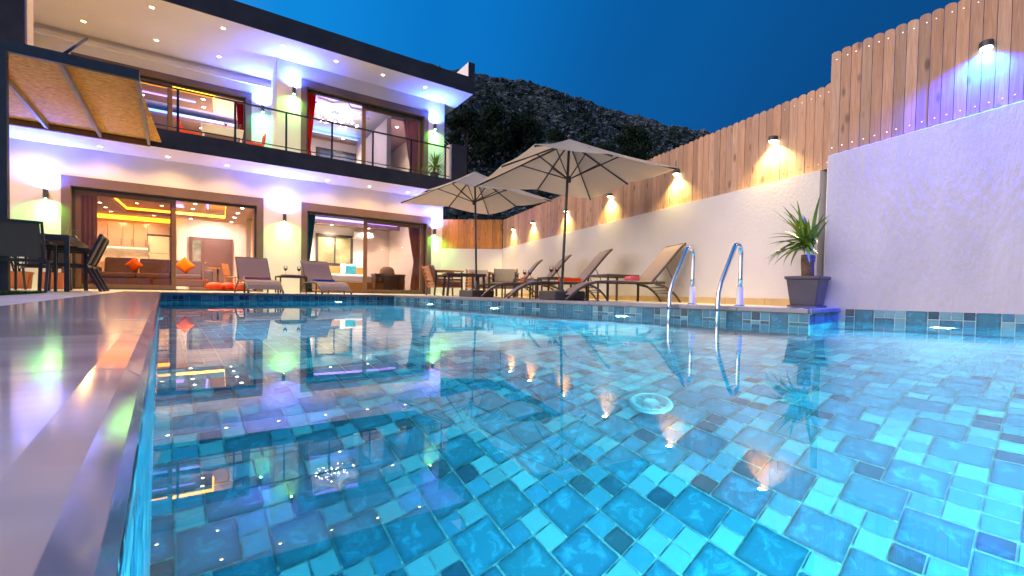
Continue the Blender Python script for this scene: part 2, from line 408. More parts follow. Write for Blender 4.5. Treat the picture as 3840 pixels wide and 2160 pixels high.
for i in range(nP):
    p = Vector(P_OUT[i]); q = Vector(P_OUT[(i+1) % nP]); dr = (q-p).normalized(); nr = Vector((-dr.y, dr.x))  # inward normal (anticlockwise)
    L = (q-p).length
    wg.add([(*(p - nr*.0)[:], -1.8), (*(q - nr*.0)[:], -1.8), (*(q - nr*.0)[:], 0.099), (*(p - nr*.0)[:], 0.099)], [(0,1,2,3)])
    if i in (0,): continue
    off = nr*0.004
    def fm(x, y, p=p, dr=dr, off=off): 
        w = p + dr*x + off; return (w.x, w.y, 0.099 - y)
    top = 0.135 if i == 1 else 0.097
    def fm(x, y, p=p, dr=dr, off=off, top=top):
        w = p + dr*x + off; return (w.x, w.y, top - y)
    tiles('wall_tiles', fm, int(L/CELL), 24, None, basin, 20+i)
wg.build('wall_grout', M['grout'], basin)

# water
def water_material():
    m = bpy.data.materials.new('pool_water'); m.use_nodes = True; n = m.node_tree.nodes; l = m.node_tree.links; n.clear()
    o = n.new('ShaderNodeOutputMaterial'); mx = n.new('ShaderNodeMixShader'); rf = n.new('ShaderNodeBsdfRefraction'); gl = n.new('ShaderNodeBsdfGlossy'); fr = n.new('ShaderNodeFresnel')
    rf.inputs['Color'].default_value = (0.62, 0.93, 1.0, 1); rf.inputs['IOR'].default_value = 1.333; rf.inputs['Roughness'].default_value = 0.0
    gl.inputs['Roughness'].default_value = 0.0; fr.inputs[0].default_value = 1.45
    t = n.new('ShaderNodeTexCoord')
    n1 = n.new('ShaderNodeTexNoise'); n1.inputs['Scale'].default_value = 1.9; n1.inputs['Detail'].default_value = 1.5
    n2 = n.new('ShaderNodeTexNoise'); n2.inputs['Scale'].default_value = 7.5; n2.inputs['Detail'].default_value = 2
    l.new(t.outputs['Object'], n1.inputs['Vector']); l.new(t.outputs['Object'], n2.inputs['Vector'])
    sx = n.new('ShaderNodeSeparateXYZ'); l.new(t.outputs['Object'], sx.inputs[0])      # the light breeze reaches the open right side
    n3 = n.new('ShaderNodeTexNoise'); n3.inputs['Scale'].default_value = 0.8; n3.inputs['Detail'].default_value = 2; l.new(t.outputs['Object'], n3.inputs['Vector'])
    br = n.new('ShaderNodeMath'); br.operation = 'MULTIPLY_ADD'; br.inputs[1].default_value = 1.6; l.new(n3.outputs['Fac'], br.inputs[0]); l.new(sx.outputs[0], br.inputs[2])
    rg = n.new('ShaderNodeMapRange'); rg.inputs[1].default_value = 1.2; rg.inputs[2].default_value = 4.6; rg.inputs[3].default_value = 0.004; rg.inputs[4].default_value = 0.085
    l.new(br.outputs[0], rg.inputs[0]); l.new(rg.outputs[0], gl.inputs['Roughness'])
    ad = n.new('ShaderNodeMath'); ad.operation = 'MULTIPLY_ADD'; ad.inputs[1].default_value = 0.14
    l.new(n2.outputs['Fac'], ad.inputs[0]); l.new(n1.outputs['Fac'], ad.inputs[2])
    bp = n.new('ShaderNodeBump'); bp.inputs['Strength'].default_value = 1.0; bp.inputs['Distance'].default_value = WATER_BUMP
    st = n.new('ShaderNodeMapRange'); st.inputs[1].default_value = 1.2; st.inputs[2].default_value = 4.2; st.inputs[3].default_value = 0.2; st.inputs[4].default_value = 1.0
    l.new(br.outputs[0], st.inputs[0]); l.new(st.outputs[0], bp.inputs['Strength'])
    l.new(ad.outputs[0], bp.inputs['Height'])
    for s in (rf, gl, fr): l.new(bp.outputs[0], s.inputs['Normal'])
    l.new(fr.outputs[0], mx.inputs[0]); l.new(rf.outputs[0], mx.inputs[1]); l.new(gl.outputs[0], mx.inputs[2]); l.new(mx.outputs[0], o.inputs['Surface'])
    return m
WATER_BUMP = 0.0016
M['water'] = water_material()
w = MB(); w.add([(x, y, 0.0) for x, y in P_OUT], [tuple(range(nP))])
o = w.build('pool_water', M['water']); o.rotation_euler = (0,0,POOL_ROT); tag(o, kind='structure')

# main drain on the pool floor
M['plastic'] = mat('white_plastic', (0.72, 0.74, 0.74), None, rough=0.35)
M['slot'] = mat('slot_grey', (0.14, 0.26, 0.31), None)
M['drainp'] = mat('aged_plastic', (0.24, 0.42, 0.48), (0.19, 0.36, 0.42), 20, 0.5)
dr_ = empty('pool_drain', poolpt(1.89, 1.26, -1.196), POOL_ROT); tag(dr_, 'round white slotted drain cover set in the pool floor', 'drain')
q = MB(); q.lathe((0,0,0), [(0.0,0.014),(0.035,0.014),(0.04,0.010),(0.075,0.012),(0.085,0.018),(0.10,0.016),(0.105,0.0)], 32); q.build('cover', M['drainp'], dr_)
q = MB()
for k in range(10):
    a = 2*math.pi*k/10; q.bar((0.045*math.cos(a),0.045*math.sin(a),0.0135),(0.07*math.cos(a),0.07*math.sin(a),0.0145),0.010,0.003)
q.build('slot', M['slot'], dr_)

# underwater lights
M['pool_led'] = emis('pool_led', (0.92, 1.0, 0.95), 10.0)
POOL_COL = (0.22, 0.84, 1.0)
def pool_light(B, A, z, nb, na, lab, power, vis=True):
    r = empty('pool_light', poolpt(B, A, z), POOL_ROT + math.atan2(na, nb) + R(90)); tag(r, lab, 'pool light', 'underwater lights round the pool walls')
    # local -y points into the pool
    q = MB(); q.lathe((0,0,0), [(0.0,0.022),(0.085,0.022)], 24); b_ = q.build('lens', M['pool_led'], r); b_.rotation_euler = (R(90), 0, 0)
    q = MB(); q.lathe((0,0,0), [(0.087,0.0),(0.087,0.024),(0.10,0.028),(0.115,0.02),(0.118,0.0)], 24); b_ = q.build('ring', M['plastic'], r); b_.rotation_euler = (R(90), 0, 0)
    lamp('SPOT', r, (0, -0.05, 0), power, POOL_COL, (0, -1, -0.12), 165, 0.5, 0.06)
PL = 225
dxr, dyr = 0.46, -7.8; Lr = math.hypot(dxr, dyr); nbx, nay = -7.8/Lr, -0.46/Lr
for A, lab in [(7.6, 'farthest pool light under the waterline below the wooden garden chairs'), (5.67, 'pool light glowing under the waterline below the second umbrella base'), (3.3, 'pool light under the waterline just left of the steel ladder')]:
    Bq = 4.0 + (9.2-A)/7.8*0.46 - 0.006
    pool_light(Bq, A, -0.33, nbx, nay, lab, PL)
wdir = Vector((5.63-6.15, 1.36+1.6)).normalized(); wn_ = Vector((-wdir.y, wdir.x))
pw = Vector((6.15, -1.6)) + wdir*2.35 + wn_*0.006
pool_light(pw.x, pw.y, -0.33, wn_.x, wn_.y, 'brightest pool light at the foot of the rough white wall', PL)
for A in (-0.6,):
    pool_light(-0.024, A, -0.42, 1, 0, 'added unseen fill light on the tiled side wall under the polished marble coping', PL*0.8)  # added light, out of view, brightens the near water
pool_light(-0.024, 4.6, -0.45, 1, 0, 'added fill light on the long side wall under the polished marble coping, nearer the house', PL*0.3)  # added weak fill for the dim left side of the pool
pool_light(2.8, 9.195, -0.40, 0, -1, 'pool light at the far end of the pool below the house terrace', PL*0.12)
pool_light(1.6, -1.595, -0.45, 0, 1, 'left added fill light on the near end wall of the pool, out of view', PL)  # added pair behind the view, brightens the pool floor
pool_light(4.4, -1.595, -0.45, 0, 1, 'right added fill light on the near end wall of the pool, out of view', PL)

# ------------------------------------------------------------------ boundary wall and picket fence
bw = empty('boundary_wall', (*WALL_O, 0), WALL_ROT); tag(bw, 'long smooth white boundary wall running from the tall block to the back corner', 'wall')
q = MB(); q.box(0, 0.24, 5.22, 15.3, -1.5, 1.64); q.build('wall', M['plain_wall'], bw)
M['skirt'] = mat('tan_stone_skirting', (0.50, 0.36, 0.17), (0.42, 0.29, 0.13), 5, 0.5)
q = MB()
for k in range(17): q.box(-0.015, -0.0005, 5.24+k*0.588, 5.24+(k+1)*0.588-0.004, DECK, DECK+0.085)
q.build('skirting', M['skirt'], bw)
# taller block beside the pool
q0 = Vector((3.35, 4.75)); q1 = Vector((4.42, 3.80)); dq = q1 - q0
far_p = q0 + dq*4.2
ang = math.atan2(dq.y, dq.x)
tb = empty('pool_side_wall', (q0.x, q0.y, 0), ang); tag(tb, 'tall rough rendered white wall block rising straight from the pool edge', 'wall')
Lb = dq.length*4.2; sl = 0.154
nb_ = MB()   # local x along the wall, local y behind it; top slopes gently up
tz0, tz1 = 1.77, 1.77 + sl*Lb
nb_.add([(0,0,-1.8),(Lb,0,-1.8),(Lb,0.30,-1.8),(0,0.30,-1.8),(0,0,tz0),(Lb,0,tz1),(Lb,0.30,tz1),(0,0.30,tz0)], [(0,3,2,1),(4,5,6,7),(0,1,5,4),(1,2,6,5),(2,3,7,6),(3,0,4,7)])
nb_.build('wall', M['rough_wall'], tb, bevel=0.012)

M['picket'] = wood('larch_pickets', (0.53, 0.325, 0.195), (0.41, 0.225, 0.12), 0.6, 'tone', (26, 26, 1.3))
M['picket_back'] = wood('stained_pickets', (0.58, 0.25, 0.035), (0.40, 0.15, 0.015), 0.5, 'tone')
def picket_fence(name, root, L, y_face, wd, base, top, m, seed, flip=1, horiz='x', start=0.0):
    """pickets along local axis; base(t)/top(t) give heights; front faces towards -normal"""
    rnd = random.Random(seed); vs = []; fs = []; tones = []
    t = start; th = 0.022; sc_ = MB()
    while t < L - wd*0.5:
        gap = 0.004; x0, x1 = t + gap/2, t + wd - gap/2; tm = (x0+x1)/2; rad = (x1-x0)/2
        zb = base(tm); zt = top(tm) - rad*0.68 + rnd.uniform(-0.006, 0.006)
        prof = [(x0, zb), (x1, zb), (x1, zt)] + [(tm + rad*math.cos(a), zt + rad*0.68*math.sin(a)) for a in [math.pi*k/8 for k in range(1, 8)]] + [(x0, zt)]
        n = len(prof); b = len(vs); y0 = y_face + rnd.uniform(-0.0025, 0.0025); y1 = y0 + th
        P = (lambda s, y, z: (s, y, z)) if horiz == 'x' else (lambda s, y, z: (y, s, z))
        vs += [P(s, y0, z) for s, z in prof] + [P(s, y1, z) for s, z in prof]
        f_ = [tuple(b+i for i in range(n)), tuple(b+n+i for i in reversed(range(n)))] + [(b+i, b+n+i, b+n+(i+1) % n, b+(i+1) % n) for i in range(n)]
        tn = rnd.uniform(0.72, 1.12); wv = rnd.uniform(0.93, 1.06)
        for f in f_: fs.append(f); tones.append((tn, tn*wv, tn*wv*wv, 1))
        for zz_ in (zb + 0.07, zt - 0.06):
            for dxx in (0.0,):
                c0 = P(tm + rnd.uniform(-0.02, 0.02), y0, zz_); c1 = P(tm + rnd.uniform(-0.02, 0.02), y0 - 0.003, zz_)
                s_ = 0.0045; cx = tm + rnd.uniform(-0.012, 0.012)
                sc_.add([P(cx-s_, y0-0.002, zz_-s_), P(cx+s_, y0-0.002, zz_-s_), P(cx+s_, y0-0.002, zz_+s_), P(cx-s_, y0-0.002, zz_+s_)], [(0,1,2,3)])
        t += wd
    ns = len(fs); b = len(vs); vs += sc_.v; fs += [tuple(b+i for i in f) for f in sc_.f]; tones += [(1, 1, 1, 1)]*len(sc_.f)
    me = bpy.data.meshes.new('pickets'); me.from_pydata(vs, [], fs); me.materials.append(m); me.materials.append(M['chrome'])
    me.polygons.foreach_set('material_index', [0]*ns + [1]*(len(fs)-ns))
    ca = me.color_attributes.new('tone', 'FLOAT_COLOR', 'CORNER'); li = 0
    for p, f in zip(me.polygons, fs):
        for k in p.loop_indices: ca.data[k].color = tones[p.index]
    import bmesh
    bm = bmesh.new(); bm.from_mesh(me); bmesh.ops.recalc_face_normals(bm, faces=bm.faces); bm.to_mesh(me); bm.free()
    o = bpy.data.objects.new('pickets', me); COL.objects.link(o); o.parent = root
    return o
nf = empty('picket_fence', (q0.x, q0.y, 0), ang); tag(nf, 'tallest picket fence section standing on the rough white wall block', 'fence')
picket_fence('picket_fence', nf, Lb, 0.03, 0.086, lambda t: 1.775 + sl*t, lambda t: 2.86 + 0.168*t, M['picket'], 5)
q = MB(); q.bar((0,0.085,2.2),(Lb,0.085,2.2+0.16*Lb),0.045,0.07); q.bar((0,0.085,2.65),(Lb,0.085,2.65+0.16*Lb),0.045,0.07); q.build('rail', M['picket_back'], nf)
mf = empty('picket_fence', (*WALL_O, 0), WALL_ROT); tag(mf, 'long larch picket fence with rounded tops along the smooth white wall', 'fence')
picket_fence('picket_fence', mf, 15.09, 0.03, 0.100, lambda t: 1.645, lambda t: 2.56, M['picket'], 6, horiz='y', start=5.12)
q = MB(); q.bar((0.085,5.2,1.95),(0.085,15.1,1.95),0.045,0.07); q.bar((0.085,5.2,2.35),(0.085,15.1,2.35),0.045,0.07); q.build('rail', M['picket_back'], mf)

# back fence between the wall corner and the house
cpt = Vector((-0.345, 13.99)); hpt = Vector((-2.33, 14.12)); dv = cpt - hpt
bf_ang = math.atan2(dv.y, dv.x)
bwl = empty('boundary_wall', (hpt.x, hpt.y, 0), bf_ang); tag(bwl, 'short white wall closing the gap between house corner and long wall', 'wall')
q = MB(); q.box(0.03, dv.length-0.001, 0, 0.2, -1.5, 1.62); q.build('wall', M['plain_wall'], bwl)
bff = empty('picket_fence', (hpt.x, hpt.y, 0), bf_ang); tag(bff, 'orange stained short picket fence behind the umbrellas at the house corner', 'fence')
picket_fence('picket_fence', bff, dv.length - 0.01, 0.03, 0.085, lambda t: 1.625, lambda t: 2.56, M['picket_back'], 8, start=0.03)

# fence lamps
FENCE_COL = (1.0, 0.76, 0.30)
M['fence_led'] = emis('fence_led', (1.0, 0.86, 0.55), 25.0); M['fence_led_b'] = emis('fence_led_blue', (0.40, 0.70, 1.0), 7.0)
def fence_lamp(root_loc, rot, lab, col, power, led, size=120):
    """local -y is the front"""
    r = empty('fence_lamp', root_loc, rot); r.scale = (0.74, 0.74, 0.74); tag(r, lab, 'wall lamp', 'lamps on the picket fence')
    q = MB(); pts = [(-0.062, 0.0)] + [(-0.062*math.cos(a), -0.095*math.sin(a)) for a in [math.pi*k/12 for k in range(0, 13)]] + [(0.062, 0.0)]
    pts = [(-0.065, 0.0)] + [(-0.065*math.cos(math.pi*k/12), -0.02 - 0.085*math.sin(math.pi*k/12)) for k in range(13)] + [(0.065, 0.0)]
    q.prism(pts, 0.012, 0.085); q.build('housing', M['dark_metal'], r, bevel=0.004)
    q = MB(); q.prism([(x*0.85, y*0.9-0.004) for x, y in pts], 0.004, 0.0115); q.build('diffuser', led, r)
    lamp('SPOT', r, (0, -0.075, -0.004), power, col, (0, 0.08, -1), size, 0.8, 0.02)
    return r
names = ['fence lamp farthest back beside the wall corner', 'second fence lamp from the wall corner', 'fence lamp just behind the front umbrella pole', 'fence lamp under the drooping edge of the front umbrella', 'fence lamp right of the front umbrella canopy', 'large fence lamp left of the tall wall block']
for t, lab in zip([14.22, 12.80, 10.957, 9.217, 7.431, 5.80], names):
    wc, ws = math.cos(WALL_ROT), math.sin(WALL_ROT)
    x, y = 0.028, t
    fence_lamp((WALL_O[0] + wc*x - ws*y, WALL_O[1] + ws*x + wc*y, 2.125), WALL_ROT - R(90), lab, FENCE_COL, 72, M['fence_led'])
u_ = 0.83*dq.length/1.0
# lamp on the tall section (blue-white)
tL = 1.14
fence_lamp((q0.x + math.cos(ang)*tL - math.sin(ang)*0.028, q0.y + math.sin(ang)*tL + math.cos(ang)*0.028, 2.50), ang, 'blue glowing fence lamp on the tallest fence section at the right', (0.001, 0.025, 1.0), 420, M['fence_led_b'], 140)

# ------------------------------------------------------------------ hill
def hillside():
    prof = [(-75, 14), (-50, 20), (-30, 25), (-12, 26.5), (-5.3, 26.1), (-1.2, 25.8), (5.65, 24.6), (12.4, 22.2), (18.8, 20.0), (23.0, 18.7), (30, 16.5), (40, 13.5), (55, 9), (75, 5)]
    def el(a):
        for i in range(len(prof)-1):
            if prof[i][0] <= a <= prof[i+1][0]:
                t = (a-prof[i][0])/(prof[i+1][0]-prof[i][0]); return prof[i][1]*(1-t)+prof[i+1][1]*t
        return 5
    from mathutils import noise
    na, nr = 340, 90; vs = []; fs = []
    for i in range(na+1):
        a = -75 + 150*i/na; E = math.tan(R(el(a)))
        for j in range(nr+1):
            t = j/nr; r = 55 + 245*t
            zb = -2.3 + (300*E + 2.3) * (t**1.15)
            p = Vector((r*math.sin(R(a)), r*math.cos(R(a)), 0))
            amp = min(1, t*4)
            z = zb + amp*(noise.fractal(p*0.02, 1.0, 2.1, 5)*5.0 + (noise.fractal(p*0.16, 0.8, 2.2, 4))*1.7)
            vs.append((p.x, p.y, z))
    for i in range(na):
        for j in range(nr):
            b = i*(nr+1)+j; fs.append((b, b+nr+1, b+nr+2, b+1))
    # far side of the ridge falls away
    m, nt, b = newmat('rocky_scrub'); n = nt.nodes; l = nt.links
    t = n.new('ShaderNodeTexCoord')
    n1 = n.new('ShaderNodeTexNoise'); n1.inputs['Scale'].default_value = 0.035; n1.inputs['Detail'].default_value = 4
    n2 = n.new('ShaderNodeTexNoise'); n2.inputs['Scale'].default_value = 0.42; n2.inputs['Detail'].default_value = 9; n2.inputs['Roughness'].default_value = 0.72
    for q_ in (n1, n2): l.new(t.outputs['Object'], q_.inputs['Vector'])
    ad = n.new('ShaderNodeMath'); ad.operation = 'MULTIPLY_ADD'; ad.inputs[1].default_value = 0.40; l.new(n1.outputs['Fac'], ad.inputs[0]); l.new(n2.outputs['Fac'], ad.inputs[2])
    rp = n.new('ShaderNodeValToRGB'); l.new(ad.outputs[0], rp.inputs[0]); e = rp.color_ramp
    e.elements[0].position = 0.60; e.elements[0].color = (0.006, 0.010, 0.007, 1); e.elements[1].position = 0.86; e.elements[1].color = (0.16, 0.165, 0.17, 1)
    x = e.elements.new(0.69); x.color = (0.020, 0.030, 0.026, 1); x = e.elements.new(0.765); x.color = (0.040, 0.046, 0.042, 1)
    l.new(rp.outputs[0], b.inputs['Base Color']); b.inputs['Roughness'].default_value = 0.95; b.inputs['Specular IOR Level'].default_value = 0.1
    me = bpy.data.meshes.new('hillside'); me.from_pydata(vs, [], fs); me.materials.append(m)
    o = bpy.data.objects.new('hillside', me); COL.objects.link(o); tag(o, kind='structure')
    from mathutils.bvhtree import BVHTree
    return BVHTree.FromPolygons([Vector(v) for v in vs], fs)
HILL = hillside()

# scrub and boulders scattered over the slope, far too many to count
def scatter(name, m, n, seed, kind_):
    rnd = random.Random(seed); q = MB()
    for k in range(n):
        az = rnd.uniform(-14, 34); dist = 75 + 225*rnd.random()**0.7
        if kind_ == 'shrub' and dist > 282: continue
        x, y = dist*math.sin(R(az)), dist*math.cos(R(az)); hit = HILL.ray_cast(Vector((x, y, 400)), Vector((0, 0, -1)))
        if not hit[0]: continue
        c = hit[0]
        if kind_ == 'shrub':
            s = rnd.uniform(0.6, 1.7)*(1.0 if rnd.random() < .85 else 1.7)
            for j in range(9):
                p = c + Vector((rnd.gauss(0, s*.45), rnd.gauss(0, s*.45), abs(rnd.gauss(0, s*.4)))); nn = Vector((rnd.gauss(0,1), rnd.gauss(0,1), rnd.gauss(0,1))).normalized(); t_ = nn.orthogonal().normalized(); b_ = nn.cross(t_); e = s*rnd.uniform(.3, .6)
                q.add([p - t_*e, p + b_*e*.8, p + t_*e, p - b_*e*.8], [(0,1,2,3)])
        else:
            s = rnd.uniform(0.3, 0.85)*(1 if rnd.random() < .9 else 2.0)
            vs = [c + Vector((s*rnd.uniform(.6,1.3)*a, s*rnd.uniform(.6,1.3)*b, s*rnd.uniform(.5,1.0)*d)) for a, b, d in [(1,0,0),(0,1,0),(-1,0,0),(0,-1,0),(.2,.1,1),(0,0,-1)]]
            q.add(vs, [(0,1,4),(1,2,4),(2,3,4),(3,0,4),(1,0,5),(2,1,5),(3,2,5),(0,3,5)])
    return q.build(name, m, recalc=False)
M['scrub'] = mat('scrub_leaves', (0.010, 0.021, 0.017), (0.016, 0.030, 0.022), 0.3, 0.9, 0.1)
M['rock'] = mat('pale_limestone', (0.15, 0.19, 0.22), (0.08, 0.105, 0.12), 0.6, 0.9, 0.1)
tag(scatter('scrub', M['scrub'], 2700, 31, 'shrub'), 'dark low scrub covering the hillside behind the house', 'scrub', kind='stuff')
tag(scatter('boulders', M['rock'], 6500, 32, 'rock'), 'pale boulders strewn over the hillside behind the house', 'boulders', kind='stuff')

# trees on the lower slope
M['leaf_dark'] = mat('dark_pine_leaves', (0.018, 0.035, 0.016), (0.010, 0.020, 0.010), 3, 0.8, 0.1)
M['bark'] = mat('bark', (0.06, 0.045, 0.03), (0.035, 0.025, 0.018), 8, 0.9, 0.1)
def tree(az, dist, h, w, lab, seed, nleaf=5200):
    rnd = random.Random(seed)
    x, y = dist*math.sin(R(az)), dist*math.cos(R(az))
    hit = HILL.ray_cast(Vector((x, y, 400)), Vector((0, 0, -1)))
    z = hit[0].z - 0.3 if hit[0] else -2.2
    r = empty('hillside_tree', (x, y, z), rnd.uniform(0, 6)); tag(r, lab, 'tree', 'dark trees on the hillside')
    q = MB(); q.tube([(0,0,0),(0.1*w*.2,0,h*0.35),(0.02*w,0.03*w,h*0.8)], [h*0.028, h*0.02, h*0.006], 8)
    blobs = []
    for k in range(15):
        a = rnd.uniform(0, 6.283); t = rnd.uniform(0.22, 0.97); rr = w*0.5*math.sqrt(max(0.05, 1-((t-0.5)/0.55)**2))*rnd.uniform(0.35, 0.95)
        c_ = Vector((rr*math.cos(a), rr*math.sin(a), h*t)); blobs.append((c_, rnd.uniform(0.13, 0.26)*w))
        q.tube([(0.02*w,0,h*max(0.15,t-0.2)), c_*0.6 + Vector((0,0,h*t*0.4-0.08*h)), c_], [h*0.009, h*0.006, h*0.003], 5)
    q.build('trunk', M['bark'], r)
    q = MB(); s = w*0.028
    for k in range(nleaf):
        c_, rad = blobs[rnd.randrange(len(blobs))]
        v = Vector((rnd.gauss(0,1), rnd.gauss(0,1), rnd.gauss(0,0.8))); v = v.normalized()*rad*(rnd.random()**0.45)
        p = c_ + v; n_ = Vector((rnd.gauss(0,1), rnd.gauss(0,1), rnd.gauss(0,1))).normalized(); t_ = n_.orthogonal().normalized(); b_ = n_.cross(t_)
        e = s*rnd.uniform(0.6, 1.5)
        q.add([p - t_*e, p + b_*e*0.45, p + t_*e, p - b_*e*0.45], [(0,1,2,3)])
    q.build('crown', M['leaf_dark'], r, recalc=False)
tree(14.8, 160, 14.0, 14.5, 'tallest dark round tree on the slope right of the front umbrella', 1)
tree(17.6, 135, 8.5, 12, 'wide low dark tree just above the picket fence', 2)
tree(5.2, 165, 8.0, 8, 'small dark bushy tree on the slope above the front umbrella top', 3)
tree(1.0, 135, 12.5, 14, 'dark low tree between the two umbrella tops', 4)
tree(-3.0, 130, 16.0, 15, 'dark broad tree beside the balcony end pier of the house', 5)
tree(-6.2, 125, 18.5, 12, 'dark tree half hidden behind the upper house corner', 6)
tree(9.6, 140, 8.5, 14, 'low dark tree behind the right half of the front umbrella', 7)
# ================================================================== villa (local x along facade, y into the house, z up; camera side is -y)
V = empty('villa', (*HOUSE_O, 0), HOUSE_ROT)
tag(V, 'white two storey villa with long dark roof edge, balcony and lit glass doors', 'house')
F0 = 0.15      # ground floor level
Z1 = 3.16; Z1T = 3.52; Z2 = 6.22; Z2T = 6.69
XL, XR = -12.6, -2.72

def wall_with_openings(mb, x0, x1, y0, y1, z0, z1, ops):
    ops = sorted(ops); x = x0
    for (a, b, za, zb) in ops:
        if a > x: mb.box(x, a, y0, y1, z0, z1)
        if za > z0: mb.box(a, b, y0, y1, z0, za)
        if zb < z1: mb.box(a, b, y0, y1, zb, z1)
        x = b
    if x < x1: mb.box(x, x1, y0, y1, z0, z1)

D1 = (-11.46, -7.74, F0, 2.55); D2 = (-6.85, -3.11, F0, 2.57); UR = (-6.88, -3.26, Z1T+.03, 5.84); UL = (-11.62, -7.93, Z1T+.03, 5.75)
q = MB(); wall_with_openings(q, XL, XR, 0, 0.25, -0.3, Z1, [D1, D2]); q.build('wall', M['wall'], V, recalc=False)
q = MB(); wall_with_openings(q, -7.45, XR, 0, 0.25, Z1T, Z2, [UR]); wall_with_openings(q, XL, -7.45, 1.6, 1.85, Z1T, Z2, [UL]); q.box(-7.45, -7.2, 0.25, 1.6, Z1T, Z2); q.box(XL, XL+0.25, -0.6, 1.6, Z1T, Z2)
q.build('wall', M['wall'], V, recalc=False)
q = MB(); q.box(XR-0.25, XR, 0.25, 8.3, -0.3, Z1); q.box(XR-0.25, XR, 0.25, 8.3, Z1T, Z2); q.box(XL, XL+0.25, 0.25, 8.3, -0.3, Z1); q.box(XL, XL+0.25, 1.85, 8.3, Z1T, Z2)
q.box(XL, XR, 8.3, 8.55, -0.3, Z2); q.build('wall', M['wall'], V, recalc=False)
# recess cornice moulding
q = MB(); q.box(XL+.25, -7.452, 1.50, 1.599, 5.98, 6.10); q.build('cornice', M['soffit'], V, bevel=0.01)
# balcony slab (white soffit) with dark facing
q = MB(); q.box(XL, -2.52, -1.13, -0.001, Z1, Z1T-0.004); q.box(XL, -7.46, 0, 1.6, Z1T-0.05, Z1T-.004); q.build('balcony_slab', M['soffit'], V)
q = MB(); q.box(XL, -2.50, -1.157, -1.131, Z1-0.002, Z1T+0.03); q.box(-2.519, -2.50, -1.13, 0, Z1-.002, Z1T+.03); q.build('balcony_fascia', M['fascia'], V)
q = MB(); q.box(XL+.01, -2.53, -1.129, -0.002, Z1T-0.003, Z1T+0.01); q.build('balcony_floor', M['deck'], V)
# roof
q = MB(); q.box(-13.4, -2.31, -1.13, 8.6, Z2, Z2T-0.01); q.build('roof', M['soffit'], V)
q = MB(); q.box(-13.4, -2.29, -1.157, -1.131, Z2-0.002, Z2T); q.box(-2.309, -2.29, -1.13, 8.6, Z2-.002, Z2T); q.build('roof_fascia', M['fascia'], V)
q = MB(); q.box(-2.50, -2.29, -1.157, 8.6, Z2T+0.001, 7.11); q.build('roof_parapet', [M['interior']], V)
q = MB(); q.box(-2.497, -2.285, -1.175, -1.158, Z2T+0.001, 7.12); q.box(-2.289, -2.275, -1.157, 8.6, Z2T+.001, 7.12); q.build('roof_parapet', M['fascia'], V)
# end piers of the balcony
q = MB(); q.box(-3.05, -2.54, -1.12, -0.72, Z1T+0.03, 4.58); q.build('balcony_pier', M['interior'], V, bevel=0.01)
q = MB(); q.box(-2.99, -2.50, -1.150, -1.121, Z1T+0.031, 4.60); q.box(-2.539, -2.50, -1.12, -0.72, Z1T+.031, 4.6); q.build('pier_cladding', M['fascia'], V)
q = MB(); q.box(-12.6, -11.66, -1.12, -0.78, Z1T+0.03, Z2-.001); q.build('balcony_pier', M['interior'], V)
q = MB(); q.box(-12.6, -11.69, -1.15, -1.121, Z1T+0.031, Z2-.002); q.build('pier_cladding', M['fascia'], V)
# railing
rl = MB(); ry = -1.09
rl.bar((-11.65, ry, 4.47), (-3.05, ry, 4.47), 0.05, 0.028); rl.bar((-11.65, ry, 3.64), (-3.05, ry, 3.64), 0.03, 0.018)
rail = rl.build('railing', M['rail'], V)
for u in (-11.5, -10.46, -9.43, -8.39, -7.35, -6.31, -5.28, -4.22, -3.17):
    q = MB(); q.box(u-0.022, u+0.022, ry-0.012, ry+0.012, Z1T+0.012, 4.456); q.build('post', M['rail'], rail)
q = MB(); q.tube([(-3.05, ry, 4.47), (-3.02, ry, 4.49), (-2.99, ry, 4.46)], 0.02, 8); q.build('bracket', M['chrome'], rail)

